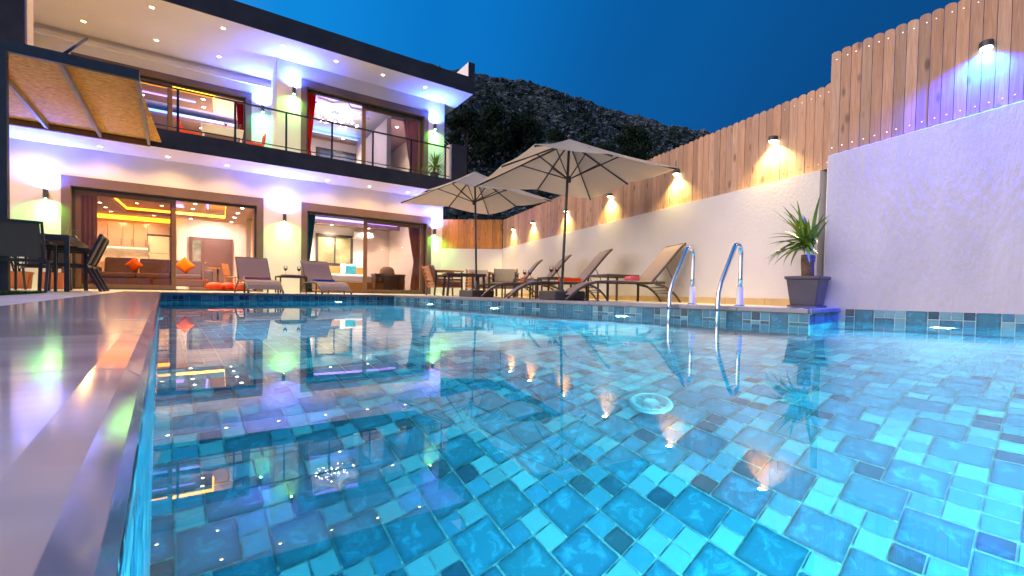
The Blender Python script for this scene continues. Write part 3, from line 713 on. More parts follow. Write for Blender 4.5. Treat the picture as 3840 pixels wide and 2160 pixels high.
# --------------------------------------------------------------- door sets
M['pane_l'] = glass_pane('bronze_glass', (0.70, 0.58, 0.44)); M['pane_c'] = glass_pane('clear_glass', (0.80, 0.74, 0.72)); M['pane_u'] = glass_pane('clear_glass_up', (0.9, 0.88, 0.9))
def door_set(D, y0, mull, pane_sides, top_in, side_in, pm, lab):
    x0, x1, z0, z1 = D
    s = MB(); p = -0.012; dp = 0.262
    s.box(x0, x0+side_in, y0+p, y0+dp, z0, z1); s.box(x1-side_in, x1, y0+p, y0+dp, z0, z1); s.box(x0+side_in, x1-side_in, y0+p, y0+dp, z1-top_in, z1)
    sr = s.build('door_surround', M['surround'], V)
    a, b, t = x0+side_in, x1-side_in, z1-top_in
    f = MB(); yf = y0+0.10
    f.box(a, a+0.05, yf, yf+0.12, z0, t); f.box(b-0.05, b, yf, yf+0.12, z0, t); f.box(a+0.05, b-0.05, yf, yf+0.12, t-0.06, t); f.box(a+.05, b-.05, yf, yf+.12, z0, z0+0.03)
    fo = f.build('sliding_door', M['dark_metal'], V)
    for side in pane_sides:
        l, r = (a+0.05, mull+0.06) if side == 'l' else (mull-0.06, b-0.05)
        yy = yf + (0.015 if side == 'l' else 0.065)
        s = MB(); w_ = 0.085
        s.box(l, l+w_, yy, yy+0.045, z0+.03, t-.06); s.box(r-w_, r, yy, yy+0.045, z0+.03, t-.06); s.box(l+w_, r-w_, yy, yy+0.045, t-.06-w_, t-.06); s.box(l+w_, r-w_, yy, yy+0.045, z0+.03, z0+.03+w_)
        s.build('sash', M['frame'], fo)
        g_ = MB(); g_.box(l+w_-.005, r-w_+.005, yy+0.018, yy+0.026, z0+.03+w_-.005, t-.06-w_+.005); g_.build('pane', pm[side], fo)
    # stack of the opened leaf
    if 'r' not in pane_sides or 'l' not in pane_sides:
        s = MB(); s.box(mull-0.05, mull+0.05, yf+0.062, yf+0.108, z0+.03, t-.06); s.build('sash', M['frame'], fo)
    return fo
PM = {'l': M['pane_l'], 'r': M['pane_c']}
door_set(D1, 0, -9.60, 'l', 0.21, 0.145, PM, '')
door_set(D2, 0, -5.10, 'r', 0.21, 0.145, PM, '')
door_set(UR, 0, -5.18, 'r', 0.19, 0.14, {'r': M['pane_u'], 'l': M['pane_u']}, '')
door_set(UL, 1.6, -9.78, 'l', 0.15, 0.14, {'l': M['pane_u'], 'r': M['pane_u']}, '')

# --------------------------------------------------------------- rooms
def room(x0, x1, y0, y1, z0, z1, wm, fm, cm):
    q = MB(); q.box(x0, x1, y1, y1+0.1, z0, z1); q.box(x0-0.1, x0, y0, y1+.1, z0, z1); q.box(x1, x1+0.1, y0, y1+.1, z0, z1); q.build('interior_wall', wm, V)
    q = MB(); q.box(x0, x1, y0, y1, z0-0.05, z0); q.build('interior_floor', fm, V)
    q = MB(); q.box(x0-.1, x1+.1, y0, y1+.1, z1, z1+0.05); q.build('interior_ceiling', cm, V)
M['orange_led'] = emis('orange_led', (1.0, 0.40, 0.01), 5.0); M['violet_led'] = emis('violet_led', (0.28, 0.16, 1.0), 1.6); M['blue_led'] = emis('blue_led', (0.10, 0.26, 1.0), 1.5)
M['white_led'] = emis('white_led', (0.85, 0.95, 0.8), 3.0)
M['spot_on'] = emis('spot_lens', (1.0, 0.93, 0.78), 22.0)
WARM = (1.0, 0.66, 0.36); WARM2 = (1.0, 0.78, 0.58); COOL = (0.80, 0.80, 1.0)
def room_spot(x, y, z, power=0.0, col=WARM2, r=0.045, size=130, mesh=True):
    q = MB(); q.lathe((x, y, z), [(0, -0.004), (r, -0.004), (r, 0.0)], 12); o = q.build('downlight', M['spot_on'], V, recalc=False)
    q = MB(); q.lathe((x, y, z), [(r+.001, -0.001), (r+.001, -0.007), (r+.018, -0.005), (r+.02, 0.0)], 12); q.build('bezel', M['white'], o, recalc=False)
    if power: lamp('SPOT', V, (x, y, z-0.03), power*1.4, col, (0, 0, -1), size, 0.8, 0.05)

# living room
LX0, LX1, LY1 = -12.30, -7.55, 7.55
room(LX0, LX1, 0.26, LY1, F0, 2.98, M['interior'], M['inter_floor'], M['brownish'])
ring = MB()   # dropped ring of the tray ceiling
hx0, hx1, hy0, hy1 = -11.15, -8.52, 1.7, 5.62; zr = 2.60
ring.box(-11.95, hx0, 0.5, 6.1, zr, zr+0.09); ring.box(hx1, -7.90, 0.5, 6.1, zr, zr+0.09); ring.box(hx0, hx1, hy1, 6.1, zr, zr+0.09); ring.box(hx0, hx1, 0.5, hy0, zr, zr+0.09)
ring.build('tray_ceiling', M['brownish'], V)
led = MB(); e_ = 0.035
led.box(hx0-e_, hx0, hy0, hy1, zr+0.092, zr+0.165); led.box(hx1, hx1+e_, hy0, hy1, zr+0.092, zr+0.165); led.box(hx0-e_, hx1+e_, hy1, hy1+e_, zr+0.092, zr+0.165); led.box(hx0, hx1, hy0-e_, hy0, zr+.092, zr+.165)
led.build('led_strip', M['orange_led'], V)
led = MB(); led.box(-12.2, -10.15, 6.86, 6.92, 2.50, 2.63); led.build('led_strip', M['orange_led'], V)
pan = MB(); pan.box(-10.95, -9.95, 3.6, 5.0, 2.80, 2.97); pan.box(-9.62, -9.05, 3.2, 5.0, 2.78, 2.97); pan.build('ceiling_panel', M['brownish'], V)
led = MB(); led.box(-10.45, -9.55, 5.05, 5.11, 2.84, 2.93); led.box(-9.93, -9.89, 3.6, 5.0, 2.86, 2.93); led.box(-9.02, -8.98, 3.3, 5.0, 2.86, 2.93); led.build('led_strip', M['violet_led'], V)
for x, y in [(-11.50, 3.1), (-11.52, 4.0), (-11.54, 4.9), (-11.56, 5.8)]: room_spot(x, y, zr-.001, 35 if y in (3.1, 4.9) else 0, WARM)
for x, y in [(-8.12, 2.3), (-8.2, 3.4), (-8.26, 4.5), (-8.32, 5.75)]: room_spot(x, y, zr-.001, 35 if y in (2.3, 4.5) else 0, WARM2)
for x, y in [(-10.5, 5.86), (-9.5, 5.86)]: room_spot(x, y, zr-.001, 45, WARM)
for x, y in [(-10.72, 3.9), (-10.8, 4.8), (-10.2, 4.8)]: room_spot(x, y, 2.80-.001, 0)
for x, y in [(-9.3, 3.6), (-9.4, 4.7)]: room_spot(x, y, 2.78-.001, 45, WARM)
lamp('SPOT', V, (-10.9, 1.9, 2.4), 117, WARM, (0, -0.6, -1), 150, 0.9, 0.1)  # added spot without a fitting, brightens the curtain by the door
lamp('SPOT', V, (-9.5, 1.4, 2.55), 175, WARM, (0, 0.2, -1), 150, 0.9, 0.1)
for x in (-11.6, -10.9): lamp('SPOT', V, (x, 6.2, 2.5), 52, WARM2, (0, 0.5, -1), 140, 0.9, 0.1)
lamp('SPOT', V, (-8.9, 6.5, 2.9), 87, (1, .75, .62), (0, 0.3, -1), 150, 0.9, 0.1)

# bedroom
room(-7.25, -2.98, 0.26, 4.55, F0, 2.98, M['interior'], M['inter_floor'], M['white'])
q = MB(); q.box(-7.2, -2.99, 3.3, 3.42, 2.52, 2.68); q.box(-7.2, -2.99, 3.42, 4.54, 2.62, 2.68); q.build('tray_ceiling', M['brownish'], V)
q = MB(); q.box(-7.1, -3.1, 3.24, 3.298, 2.66, 2.72); q.build('led_strip', M['violet_led'], V)
for x in (-6.6, -5.25, -3.9): room_spot(x, 4.15, 2.619, 55, WARM2)
lamp('SPOT', V, (-5.2, 1.8, 2.9), 165, (1, .84, .70), (0, 0.1, -1), 150, 0.9, 0.1)
lamp('SPOT', V, (-3.9, 2.2, 2.9), 60, (1, .84, .72), (0, 0.1, -1), 150, 0.9, 0.1)
# bedroom window to the stone bank behind
M['stonebank'] = mat('stone_bank', (0.42, 0.37, 0.20), (0.25, 0.23, 0.14), 2.2, 0.9, 0.1, bump=0.6, bscale=5)
wf = MB(); wf.box(-5.72, -5.64, 4.49, 4.549, 1.17, 2.31); wf.box(-4.48, -4.40, 4.49, 4.549, 1.17, 2.31); wf.box(-5.64, -4.48, 4.49, 4.549, 2.23, 2.31); wf.box(-5.64, -4.48, 4.49, 4.549, 1.17, 1.24); wf.box(-5.08, -5.04, 4.495, 4.549, 1.24, 2.23)
wfo = wf.build('window', M['dark_metal'], V)
q = MB(); q.box(-5.64, -4.48, 4.535, 4.546, 1.24, 2.23); q.build('pane', M['stonebank'], wfo)

# upper right room
room(-7.18, -2.98, 0.26, 4.7, Z1T+.02, Z2-.06, M['interior'], M['inter_floor'], M['white'])
star = []
sx, sy = -5.55, 2.1
for k in range(16):
    a = 2*math.pi*k/16 + 0.1; r_ = 0.95 if k % 2 == 0 else 0.62; star.append((sx + r_*math.cos(a)*1.15, sy + r_*math.sin(a)))
q = MB(); q.prism(star, 5.98, 6.05); q.build('ceiling_star', M['white'], V)
q = MB(); q.prism([(sx+(x-sx)*0.93, sy+(y-sy)*0.93) for x, y in star], 6.051, 6.10); q.build('led_strip', M['violet_led'], V)
q = MB(); q.box(-7.1, -4.3, 4.35, 4.69, 5.82, 5.92); q.build('cornice', M['brownish'], V)
q = MB(); q.box(-7.1, -4.3, 4.40, 4.69, 5.925, 5.97); q.build('led_strip', M['blue_led'], V)
q = MB(); q.box(-5.72, -4.12, 4.62, 4.699, 4.55, 5.50); fpo = q.build('wall_niche', M['dark_metal'], V)
q = MB(); q.box(-5.60, -4.24, 4.60, 4.619, 4.66, 5.40); q.build('back_panel', mat('niche_back', (0.05, 0.10, 0.22), (0.16, 0.14, 0.16), 2, 0.2), fpo)
q = MB(); q.box(-4.28, -4.14, 0.9, 4.60, Z1T+.03, 5.70); q.build('partition_wall', M['interior'], V)
q = MB(); q.box(-4.135, -3.0, 0.9, 4.6, 5.71, 5.77); q.build('tray_ceiling', M['brownish'], V)
q = MB()
for x in (-3.86, -3.55): q.box(x, x+0.05, 3.0, 3.04, Z1T+.03, 5.6)
q.box(-3.86, -3.5, 3.0, 3.04, 5.6, 5.66); q.build('door_frame', M['frame'], V)
for x, y in [(-3.75, 1.5), (-3.75, 2.5)]: room_spot(x, y, 5.709, 18, WARM2)
for x, y in [(-4.9, 4.1), (-6.3, 4.1)]: room_spot(x, y, 5.819, 25, WARM2)
lamp('SPOT', V, (-5.6, 1.2, 5.9), 50, (0.86, 0.82, 1.0), (0, 0.2, -1), 160, 0.9, 0.15)
lamp('SPOT', V, (-5.55, 2.2, 4.6), 21, (0.80, 0.74, 1.0), (0, 0.05, 1), 150, 0.9, 0.1)  # added up-light without a fitting, brightens the ceiling
lamp('SPOT', V, (-3.6, 1.2, 4.6), 19, (1.0, 0.7, 0.8), (0, 0.05, 1), 150, 0.9, 0.1)  # second added up-light for the ceiling, no fitting

# upper left room (living room behind the recess)
room(-12.3, -7.5, 1.86, 7.4, Z1T+.02, 6.16, M['interior'], M['inter_floor'], M['interior'])
q = MB(); q.box(-12.2, -8.85, 3.15, 4.45, 5.92, 6.02); q.build('ceiling_panel', M['brownish'], V)
q = MB(); q.box(-12.2, -8.80, 3.09, 3.148, 5.95, 6.05); q.box(-8.848, -8.80, 3.15, 4.2, 5.95, 6.05); q.build('led_strip', M['orange_led'], V)
q = MB(); q.box(-12.2, -9.3, 3.72, 3.80, 5.895, 5.918); q.build('led_strip', M['violet_led'], V)
q = MB(); q.box(-12.2, -8.2, 5.35, 7.3, 5.78, 5.90); q.build('tray_ceiling', M['brownish'], V)
q = MB(); q.box(-12.2, -8.2, 5.28, 5.348, 5.88, 5.94); q.build('led_strip', M['blue_led'], V)
for x, y in [(-9.1, 3.4), (-9.1, 4.1), (-10.6, 3.4), (-10.6, 4.1), (-11.5, 3.4), (-11.5, 4.1)]: room_spot(x, y, 5.919, 20 if y < 4 else 0, WARM2)
for x, y in [(-9.2, 5.9), (-10.6, 5.9), (-11.6, 5.9)]: room_spot(x, y, 5.779, 20, WARM2)
lamp('SPOT', V, (-8.6, 4.6, 4.6), 58, (1.0, 0.66, 0.55), (0, 0.05, 1), 150, 0.9, 0.1)  # added hidden up-light, fills this room's ceiling

# --------------------------------------------------------------- soffit downlights
def soffit_light(x, y, z, power, cone=148):
    q = MB(); q.lathe((x, y, z), [(0, -0.005), (0.038, -0.005), (0.04, 0.0)], 14); o = q.build('downlight', M['lamp_on'], V, recalc=False)
    q = MB(); q.lathe((x, y, z), [(0.041, -0.001), (0.042, -0.009), (0.062, -0.006), (0.064, 0.0)], 14); q.build('bezel', M['white'], o, recalc=False)
    lamp('SPOT', V, (x, y, z-0.055), power, (1.0, 0.54, 0.19), (0, 0, -1), cone, 0.8, 0.05, smooth=2.2)
for x in (-11.9, -10.78, -9.65, -8.53, -7.40, -6.28, -5.17, -4.05, -2.95): soffit_light(x, -0.42, Z1-.001, 72 if x < -9 else 60)
for x in (-11.15, -9.90, -8.62, -7.38, -6.15, -4.92, -3.67): soffit_light(x, -0.71, Z2-.001, 46, 126)
for x in (-11.26, -9.97, -8.70): soffit_light(x, 0.85, Z2-.001, 34, 126)

# --------------------------------------------------------------- up and down wall lamps
M['led_up'] = emis('lamp_up_lens', (0.55, 0.62, 1.0), 30.0); M['led_down'] = emis('lamp_down_lens', (0.45, 1.0, 0.55), 30.0)
def updown(u, y, z, lab, dcol=(0.12, 1.0, 0.05), up=150, dn=34):
    c, s = math.cos(HOUSE_ROT), math.sin(HOUSE_ROT)
    r = empty('wall_lamp', (HOUSE_O[0] + c*u - s*y, HOUSE_O[1] + s*u + c*y, z), HOUSE_ROT); tag(r, lab, 'wall lamp', 'up and down lamps on the house wall')
    q = MB(); q.lathe((0,-0.085,0), [(0.0,-0.085),(0.03,-0.085),(0.03,-0.092),(0.042,-0.092),(0.042,0.092),(0.03,0.092),(0.03,0.085),(0.0,0.085)], 18, smooth=False); q.build('housing', M['dark_metal'], r)
    q = MB(); q.box(-0.03, 0.03, -0.045, 0.0, -0.05, 0.05); q.build('bracket', M['dark_metal'], r)
    q = MB(); q.lathe((0,-0.085,0), [(0,0.0865),(0.029,0.0865)], 14); q.build('lens', M['led_up'], r, recalc=False)
    q = MB(); q.lathe((0,-0.085,0), [(0,-0.0865),(0.029,-0.0865)], 14); q.build('lens', M['led_down'], r, recalc=False)
    lamp('SPOT', r, (0,-0.085,0.097), up, (0.05, 0.11, 1.0), (0, 0.0, 1), 164, 0.85, 0.03)
    lamp('SPOT', r, (0,-0.085,0.097), up*0.07, (0.75, 0.85, 1.0), (0, 0.12, 1), 56, 1.0, 0.03)
    lamp('SPOT', r, (0,-0.085,-0.097), dn, dcol, (0, 0.05, -1), 160, 0.8, 0.03)
    lamp('SPOT', r, (0,-0.085,-0.097), dn*0.3, (0.8, 1.0, 0.8), (0, 0.3, -1), 70, 1.0, 0.03)
updown(-11.67, 0, 2.10, 'ground floor wall lamp at the left above the dining table')
updown(-7.26, 0, 2.10, 'ground floor wall lamp between the two glass door openings')
updown(-3.03, 0, 2.12, 'ground floor wall lamp at the right house corner')
updown(-7.06, 0, 5.44, 'upper floor wall lamp beside the red curtain')
updown(-3.07, 0, 5.40, 'upper floor wall lamp above the balcony palm')
updown(-7.66, 1.6, 5.36, 'upper floor wall lamp inside the balcony recess', (0.05, 1.0, 0.55))

# cable loops and conduit at the right house corner
q = MB()
for k in range(3):
    pts = [(XR+0.02+0.30*math.sin(t)*(1+0.1*k), 0.15+0.02*k, 5.15-0.10*k-0.35*(1-math.cos(t))) for t in [i*math.pi/10-0.9 for i in range(0, 13)]]
    q.tube(pts, 0.008, 6)
q.build('cable', M['white'], V)

# --------------------------------------------------------------- pergola on the terrace
M['osb'] = None
def osb_mat():
    m, nt, b = newmat('osb_board'); n = nt.nodes; l = nt.links
    t = n.new('ShaderNodeTexCoord'); mp = n.new('ShaderNodeMapping'); mp.inputs['Scale'].default_value = (4.5, 15, 1); mp.inputs['Rotation'].default_value = (0, 0, 0.25); l.new(t.outputs['Object'], mp.inputs[0])
    vo = n.new('ShaderNodeTexVoronoi'); vo.inputs['Scale'].default_value = 4.0; l.new(mp.outputs[0], vo.inputs['Vector'])
    nz = n.new('ShaderNodeTexNoise'); nz.inputs['Scale'].default_value = 5; nz.inputs['Detail'].default_value = 8; l.new(mp.outputs[0], nz.inputs['Vector'])
    rp = n.new('ShaderNodeValToRGB'); rp.color_ramp.elements[0].color = (0.50, 0.23, 0.02, 1); rp.color_ramp.elements[1].color = (0.90, 0.58, 0.13, 1)
    ad = n.new('ShaderNodeMixRGB'); ad.inputs[0].default_value = 0.6; l.new(vo.outputs['Color'], ad.inputs[1]); l.new(nz.outputs['Fac'], ad.inputs[2])
    bw_ = n.new('ShaderNodeRGBToBW'); l.new(ad.outputs[0], bw_.inputs[0]); rp.color_ramp.elements[0].position = 0.34; rp.color_ramp.elements[1].position = 0.66
    l.new(bw_.outputs[0], rp.inputs[0]); l.new(rp.outputs[0], b.inputs['Base Color']); b.inputs['Roughness'].default_value = 0.7
    return m
M['osb'] = osb_mat()
pr = empty('pergola', (HOUSE_O[0], HOUSE_O[1], 0), HOUSE_ROT); tag(pr, 'dark steel pergola with golden chipboard roof panels over the dining table', 'pergola')
zb = 3.20
q = MB(); q.bar((-13.0, -4.86, zb), (-9.63, -4.86, zb), 0.06, 0.14); q.build('front_beam', M['dark_metal'], pr)
q = MB(); q.bar((-13.0, -1.20, zb-0.02), (-9.88, -1.20, zb-0.02), 0.06, 0.10); q.build('back_beam', M['frame'], pr)
M['rafter'] = mat('grey_rafter', (0.30, 0.27, 0.26), (0.26, 0.23, 0.22), 4, 0.5)
for xa, xb in [(-9.90, -9.66), (-10.64, -10.45), (-11.38, -11.20), (-12.12, -11.95), (-12.86, -12.7)]:
    q = MB(); q.bar((xa, -1.23, zb), (xb, -4.83, zb), 0.045, 0.10); q.build('rafter', M['rafter'], pr)
q = MB(); q.box(-13.0, -9.70, -4.83, -1.18, zb+0.055, zb+0.073); q.build('roof_panel', M['osb'], pr)
q = MB(); q.box(-10.98, -10.90, -4.90, -4.82, DECK, zb-0.07); q.build('post', M['dark_metal'], pr)
q = MB(); q.tube([(-10.42, -4.80, zb+0.07), (-10.40, -3.6, 4.05)], 0.018, 8); q.build('tie_rod', M['rail'], pr)

# artificial grass under the dining corner
M['grass'] = mat('green_turf', (0.035, 0.10, 0.012), (0.02, 0.06, 0.008), 40, 0.9, 0.1)
rnd = random.Random(3); q = MB()
q.add([(-6.5, 2.6, DECK+.004), (-0.98, 2.6, DECK+.004), (-0.95, 6.75, DECK+.004), (-6.5, 6.75, DECK+.004)], [(0,1,2,3)])
for k in range(15000):
    x = -0.96 - 3.2*(rnd.random()**1.4); y = rnd.uniform(2.7, 6.75); h = rnd.uniform(0.015, 0.038); a = rnd.uniform(0, 6.28); w_ = 0.003; dx, dy = math.cos(a), math.sin(a); l_ = rnd.uniform(-.012, .012)
    q.add([(x-dx*w_, y-dy*w_, DECK+.004), (x+dx*w_, y+dy*w_, DECK+.004), (x+l_, y+l_, DECK+h)], [(0,1,2)])
o = q.build('turf', M['grass'], recalc=False); o.rotation_euler = (0, 0, POOL_ROT); tag(o, kind='stuff', label='green artificial grass patch under the dining chairs', cat='grass')
# ================================================================== furniture and plants outside
def house_pt(u, y, z=0.0):
    c, s = math.cos(HOUSE_ROT), math.sin(HOUSE_ROT)
    return Vector((HOUSE_O[0] + c*u - s*y, HOUSE_O[1] + s*u + c*y, z))
def mesh_fabric(name, c1, c2):
    m, nt, b = newmat(name); n = nt.nodes; l = nt.links
    t = n.new('ShaderNodeTexCoord'); ck = n.new('ShaderNodeTexChecker'); ck.inputs['Scale'].default_value = 160
    ck.inputs['Color1'].default_value = (*c1, 1); ck.inputs['Color2'].default_value = (*c2, 1)
    l.new(t.outputs['Object'], ck.inputs['Vector']); l.new(ck.outputs['Color'], b.inputs['Base Color']); b.inputs['Roughness'].default_value = 0.75
    return m
M['sling'] = mesh_fabric('taupe_sling', (0.27, 0.20, 0.20), (0.20, 0.15, 0.15))
M['sling_d'] = mesh_fabric('dark_sling', (0.125, 0.12, 0.085), (0.09, 0.085, 0.06))
M['lounger_frame'] = mat('bronze_frame', (0.075, 0.055, 0.045), (0.06, 0.045, 0.035), 5, 0.4, 0.5)

# ---------------- sun loungers: local +x = head end, origin under the back hinge
def make_lounger():
    r = empty('sun_lounger')
    hw = 0.29; F = M['lounger_frame']
    railp = [(-1.27, 0.012), (-1.19, 0.075), (-1.08, 0.165), (-0.96, 0.235), (-0.82, 0.275), (-0.66, 0.285), (0.0, 0.285), (0.20, 0.285)]
    q = MB()
    for s in (-1, 1):
        q.tube([(x, s*hw, z) for x, z in railp], [0.019]*len(railp), 8)
    q.bar((0.02, -hw, 0.275), (0.02, hw, 0.275), 0.03, 0.03); q.bar((-1.08, -hw, 0.150), (-1.08, hw, 0.150), 0.022, 0.022)
    q.build('frame', F, r)
    for s in (-1, 1):
        q = MB(); q.tube([(0.06, s*(hw-0.005), 0.262), (0.19, s*hw, 0.235), (0.30, s*(hw+0.01), 0.165), (0.38, s*(hw+0.015), 0.085), (0.44, s*(hw+0.02), 0.0)], [0.017, 0.019, 0.019, 0.018, 0.017], 8); q.build('leg', F, r)
        q = MB(); q.tube([(-0.80, s*(hw-0.005), 0.265), (-0.80, s*(hw+0.0), 0.0)], 0.0155, 8); q.build('leg', F, r)
    q = MB()
    for z, x in [(0.215, 0.20), (0.17, 0.28), (0.135, 0.32)]: q.tube([(x, -hw, z), (x, hw, z)], 0.009, 6)
    q.build('stretcher', F, r)
    bk = [(0.0, 0.285), (0.12, 0.42), (0.27, 0.605), (0.40, 0.765), (0.475, 0.845), (0.50, 0.862)]
    q = MB()
    for s in (-1, 1): q.tube([(x, s*hw, z) for x, z in bk], 0.018, 8)
    q.tube([(0.50, -hw, 0.862), (0.50, hw, 0.862)], 0.018, 8)
    b_ = q.build('backrest_frame', F, r)
    for s in (-1, 1):
        q = MB(); q.tube([(0.22, s*(hw-.02), 0.54), (0.36, s*(hw-.02), 0.285)], 0.008, 6); q.build('prop', F, r)
    def sheet(pts, th):
        q = MB(); n = len(pts); w = hw-0.006
        vs = [(x, -w, z) for x, z in pts] + [(x, w, z) for x, z in pts] + [(x, -w, z-th) for x, z in pts] + [(x, w, z-th) for x, z in pts]
        fs = []
        for i in range(n-1): fs += [(i, i+1, n+i+1, n+i), (2*n+i, 3*n+i, 3*n+i+1, 2*n+i+1), (i, 2*n+i, 2*n+i+1, i+1), (n+i, n+i+1, 3*n+i+1, 3*n+i)]
        fs += [(0, n, 3*n, 2*n), (n-1, 3*n-1, 4*n-1, 2*n-1)]
        q.add(vs, fs, 0, False); return q
    sheet([(x, z+0.016) for x, z in railp[1:7]], 0.006).build('seat', M['sling'], r)
    sheet([(x-0.012, z+0.012) for x, z in bk[:-1]], 0.006).build('backrest', M['sling'], r)
    return r
LG = 'sun loungers on the pool terrace'
LROT = R(7)
proto = make_lounger()
spots = [((1.985, 6.68), LROT, 'nearest sun lounger by the smooth white wall with pink rolled towels'),
         ((1.15, 7.73), LROT, 'sun lounger with an orange red towel beside the front umbrella'),
         ((0.62, 8.98), LROT, 'sun lounger by the wall behind the table with tall wine glasses'),
         ((0.14, 10.33), LROT, 'sun lounger by the wall farthest from the steel ladder'),
         ((-5.39, 9.22), R(128.5), 'sun lounger with a pink folded towel in front of the living room door'),
         ((-4.38, 10.02), R(128.5), 'sun lounger with a blue folded towel in front of the bedroom door')]
LZ = DECK + 0.001
for i, (p, a, lab) in enumerate(spots):
    o = proto if i == 0 else copy_tree(proto)
    o.location = (p[0], p[1], LZ); o.rotation_euler = (0, 0, a); tag(o, lab, 'sun lounger', LG)
    if i > 3: o.scale = (1, 1, 0.87)
def on_lounger(i, x, y, z):
    (px, py), a, _ = spots[i]; c, s = math.cos(a), math.sin(a)
    return (px + c*x - s*y, py + s*x + c*y, LZ + z), a

def towel_mat(n, c): return mat(n, c, tuple(v*0.8 for v in c), 60, 0.95, 0.1, bump=0.5, bscale=220)
M['pink'] = towel_mat('pink_towel', (0.80, 0.16, 0.24)); M['rose'] = towel_mat('rose_towel', (0.70, 0.24, 0.26)); M['orange_t'] = towel_mat('orange_towel', (0.85, 0.08, 0.015)); M['blue_t'] = towel_mat('blue_towel', (0.06, 0.12, 0.50)); M['lilac_t'] = towel_mat('light_blue_towel', (0.25, 0.45, 0.75))
def folded_towel(loc, rz, m, lab, w=0.30, d=0.20, n=3, th=0.016):
    q = MB()
    for k in range(n):
        e = 0.006*k; prof = [(-w/2+e, k*th), (w/2-e, k*th), (w/2-e+.006, k*th+th*.5), (w/2-e, k*th+th*.94), (-w/2+e, k*th+th*.94), (-w/2+e-.006, k*th+th*.5)]
        q.extr(prof, 'y', -d/2+e*.5, d/2-e*.5)
    o = q.build('folded_towel', m, bevel=0.003); o.location = loc; o.rotation_euler = (0, 0, rz)
    return tag(o, lab, 'towel')
def rolled_towel(loc, rz, m, lab, L=0.26, r=0.038):
    q = MB(); pts = []
    for k in range(40):
        a = k/39*4.5*math.pi; rr = r*(0.15+0.85*k/39); pts.append((rr*math.cos(a), r+rr*math.sin(a)))
    outer = [(r*math.cos(a), r+r*math.sin(a)) for a in [2*math.pi*k/22 for k in range(22)]]
    q.extr(outer, 'y', -L/2, L/2); o = q.build('rolled_towel', m); o.location = loc; o.rotation_euler = (0, 0, rz)
    q = MB()
    for s in (-1, 1): q.tube([(x, s*(L/2+0.002), z) for x, z in pts], 0.0025, 4)
    q.build('roll_edge', m, o)
    return tag(o, lab, 'towel', 'rolled pink towels on the nearest lounger')
l_, a_ = on_lounger(0, -0.11, 0.10, 0.306); rolled_towel(l_, a_, M['pink'], 'pink rolled towel nearer the backrest of the nearest lounger')
l_, a_ = on_lounger(0, -0.22, -0.02, 0.306); rolled_towel(l_, a_, M['pink'], 'pink rolled towel nearer the foot end of the nearest lounger')
l_, a_ = on_lounger(1, -0.16, -0.02, 0.302); folded_towel(l_, a_, M['orange_t'], 'orange red folded towel on the lounger by the front umbrella', 0.34, 0.34, 3, 0.024)
l_, a_ = on_lounger(2, -0.20, 0, 0.302); folded_towel(l_, a_, M['lilac_t'], 'light blue folded towel on the lounger behind the wine glasses', 0.28, 0.34, 3)
l_, a_ = on_lounger(3, -0.20, 0, 0.302); folded_towel(l_, a_, M['rose'], 'red folded towel on the lounger farthest along the wall', 0.28, 0.34, 3)
l_, a_ = on_lounger(4, -0.20, 0.0, 0.264); folded_towel(l_, a_, M['rose'], 'rose folded towel on the lounger before the living room', 0.26, 0.46, 3, 0.02)
l_, a_ = on_lounger(5, -0.22, -0.02, 0.264); folded_towel(l_, a_, M['blue_t'], 'blue folded towel on the lounger before the bedroom', 0.26, 0.42, 3, 0.018)

# ---------------- small side tables
def side_table(loc, rz, lab, s=0.46, h=0.40):
    r = empty('side_table', loc, rz); tag(r, lab, 'side table', 'small dark side tables between the loungers')
    q = MB(); f = s/2
    for a, b in [((-f,-f),(f,-f)),((f,-f),(f,f)),((f,f),(-f,f)),((-f,f),(-f,-f))]: q.bar((*a, h-.018), (*b, h-.018), 0.03, 0.034)
    q.build('frame', M['lounger_frame'], r)
    q = MB(); q.box(-f+.016, f-.016, -f+.016, f-.016, h-0.012, h-.003); q.build('table_top', M['sling'], r)
    for x in (-f, f):
        for y in (-f, f):
            q = MB(); q.box(x-.014, x+.014, y-.014, y+.014, 0, h-.036); q.build('leg', M['lounger_frame'], r)
    return r
side_table((1.60, 7.03, LZ), WALL_ROT, 'dark side table beside the nearest lounger, with nothing on it', 0.56, 0.41)
side_table((0.78, 8.26, LZ), WALL_ROT, 'dark side table carrying two wine glasses right of the front umbrella pole')
side_table((0.33, 9.55, LZ), WALL_ROT, 'dark side table with wine glasses in front of the farthest lounger')
side_table((-4.97, 9.88, LZ), R(128.5), 'dark side table with a pink tray between the two house loungers', 0.52, 0.38)
M['wine'] = mat('red_wine', (0.20, 0.004, 0.012), None, rough=0.1)
M['glass'] = glass_pane('drinking_glass', (0.93, 0.95, 0.96))
def wine_glass(loc, lab, grp):
    r = empty('wine_glass', loc); tag(r, lab, 'wine glass', grp)
    q = MB(); q.lathe((0,0,0), [(0.036,0.0),(0.034,0.003),(0.006,0.008),(0.004,0.02),(0.004,0.085),(0.010,0.095),(0.030,0.115),(0.039,0.140),(0.038,0.170),(0.032,0.205)], 16); q.build('bowl', M['glass'], r, recalc=False)
    q = MB(); q.lathe((0,0,0), [(0.0,0.098),(0.012,0.100),(0.028,0.116),(0.0365,0.138),(0.0370,0.150),(0.0,0.150)], 16); q.build('wine', M['wine'], r, recalc=False)
tz = LZ + 0.40
wine_glass((0.72, 8.20, tz), 'left wine glass on the table right of the front umbrella pole', 'wine glasses on the poolside tables')
wine_glass((0.83, 8.26, tz), 'right wine glass on the table right of the front umbrella pole', 'wine glasses on the poolside tables')
wine_glass((0.26, 9.50, tz), 'left wine glass in front of the farthest lounger', 'wine glasses on the poolside tables')
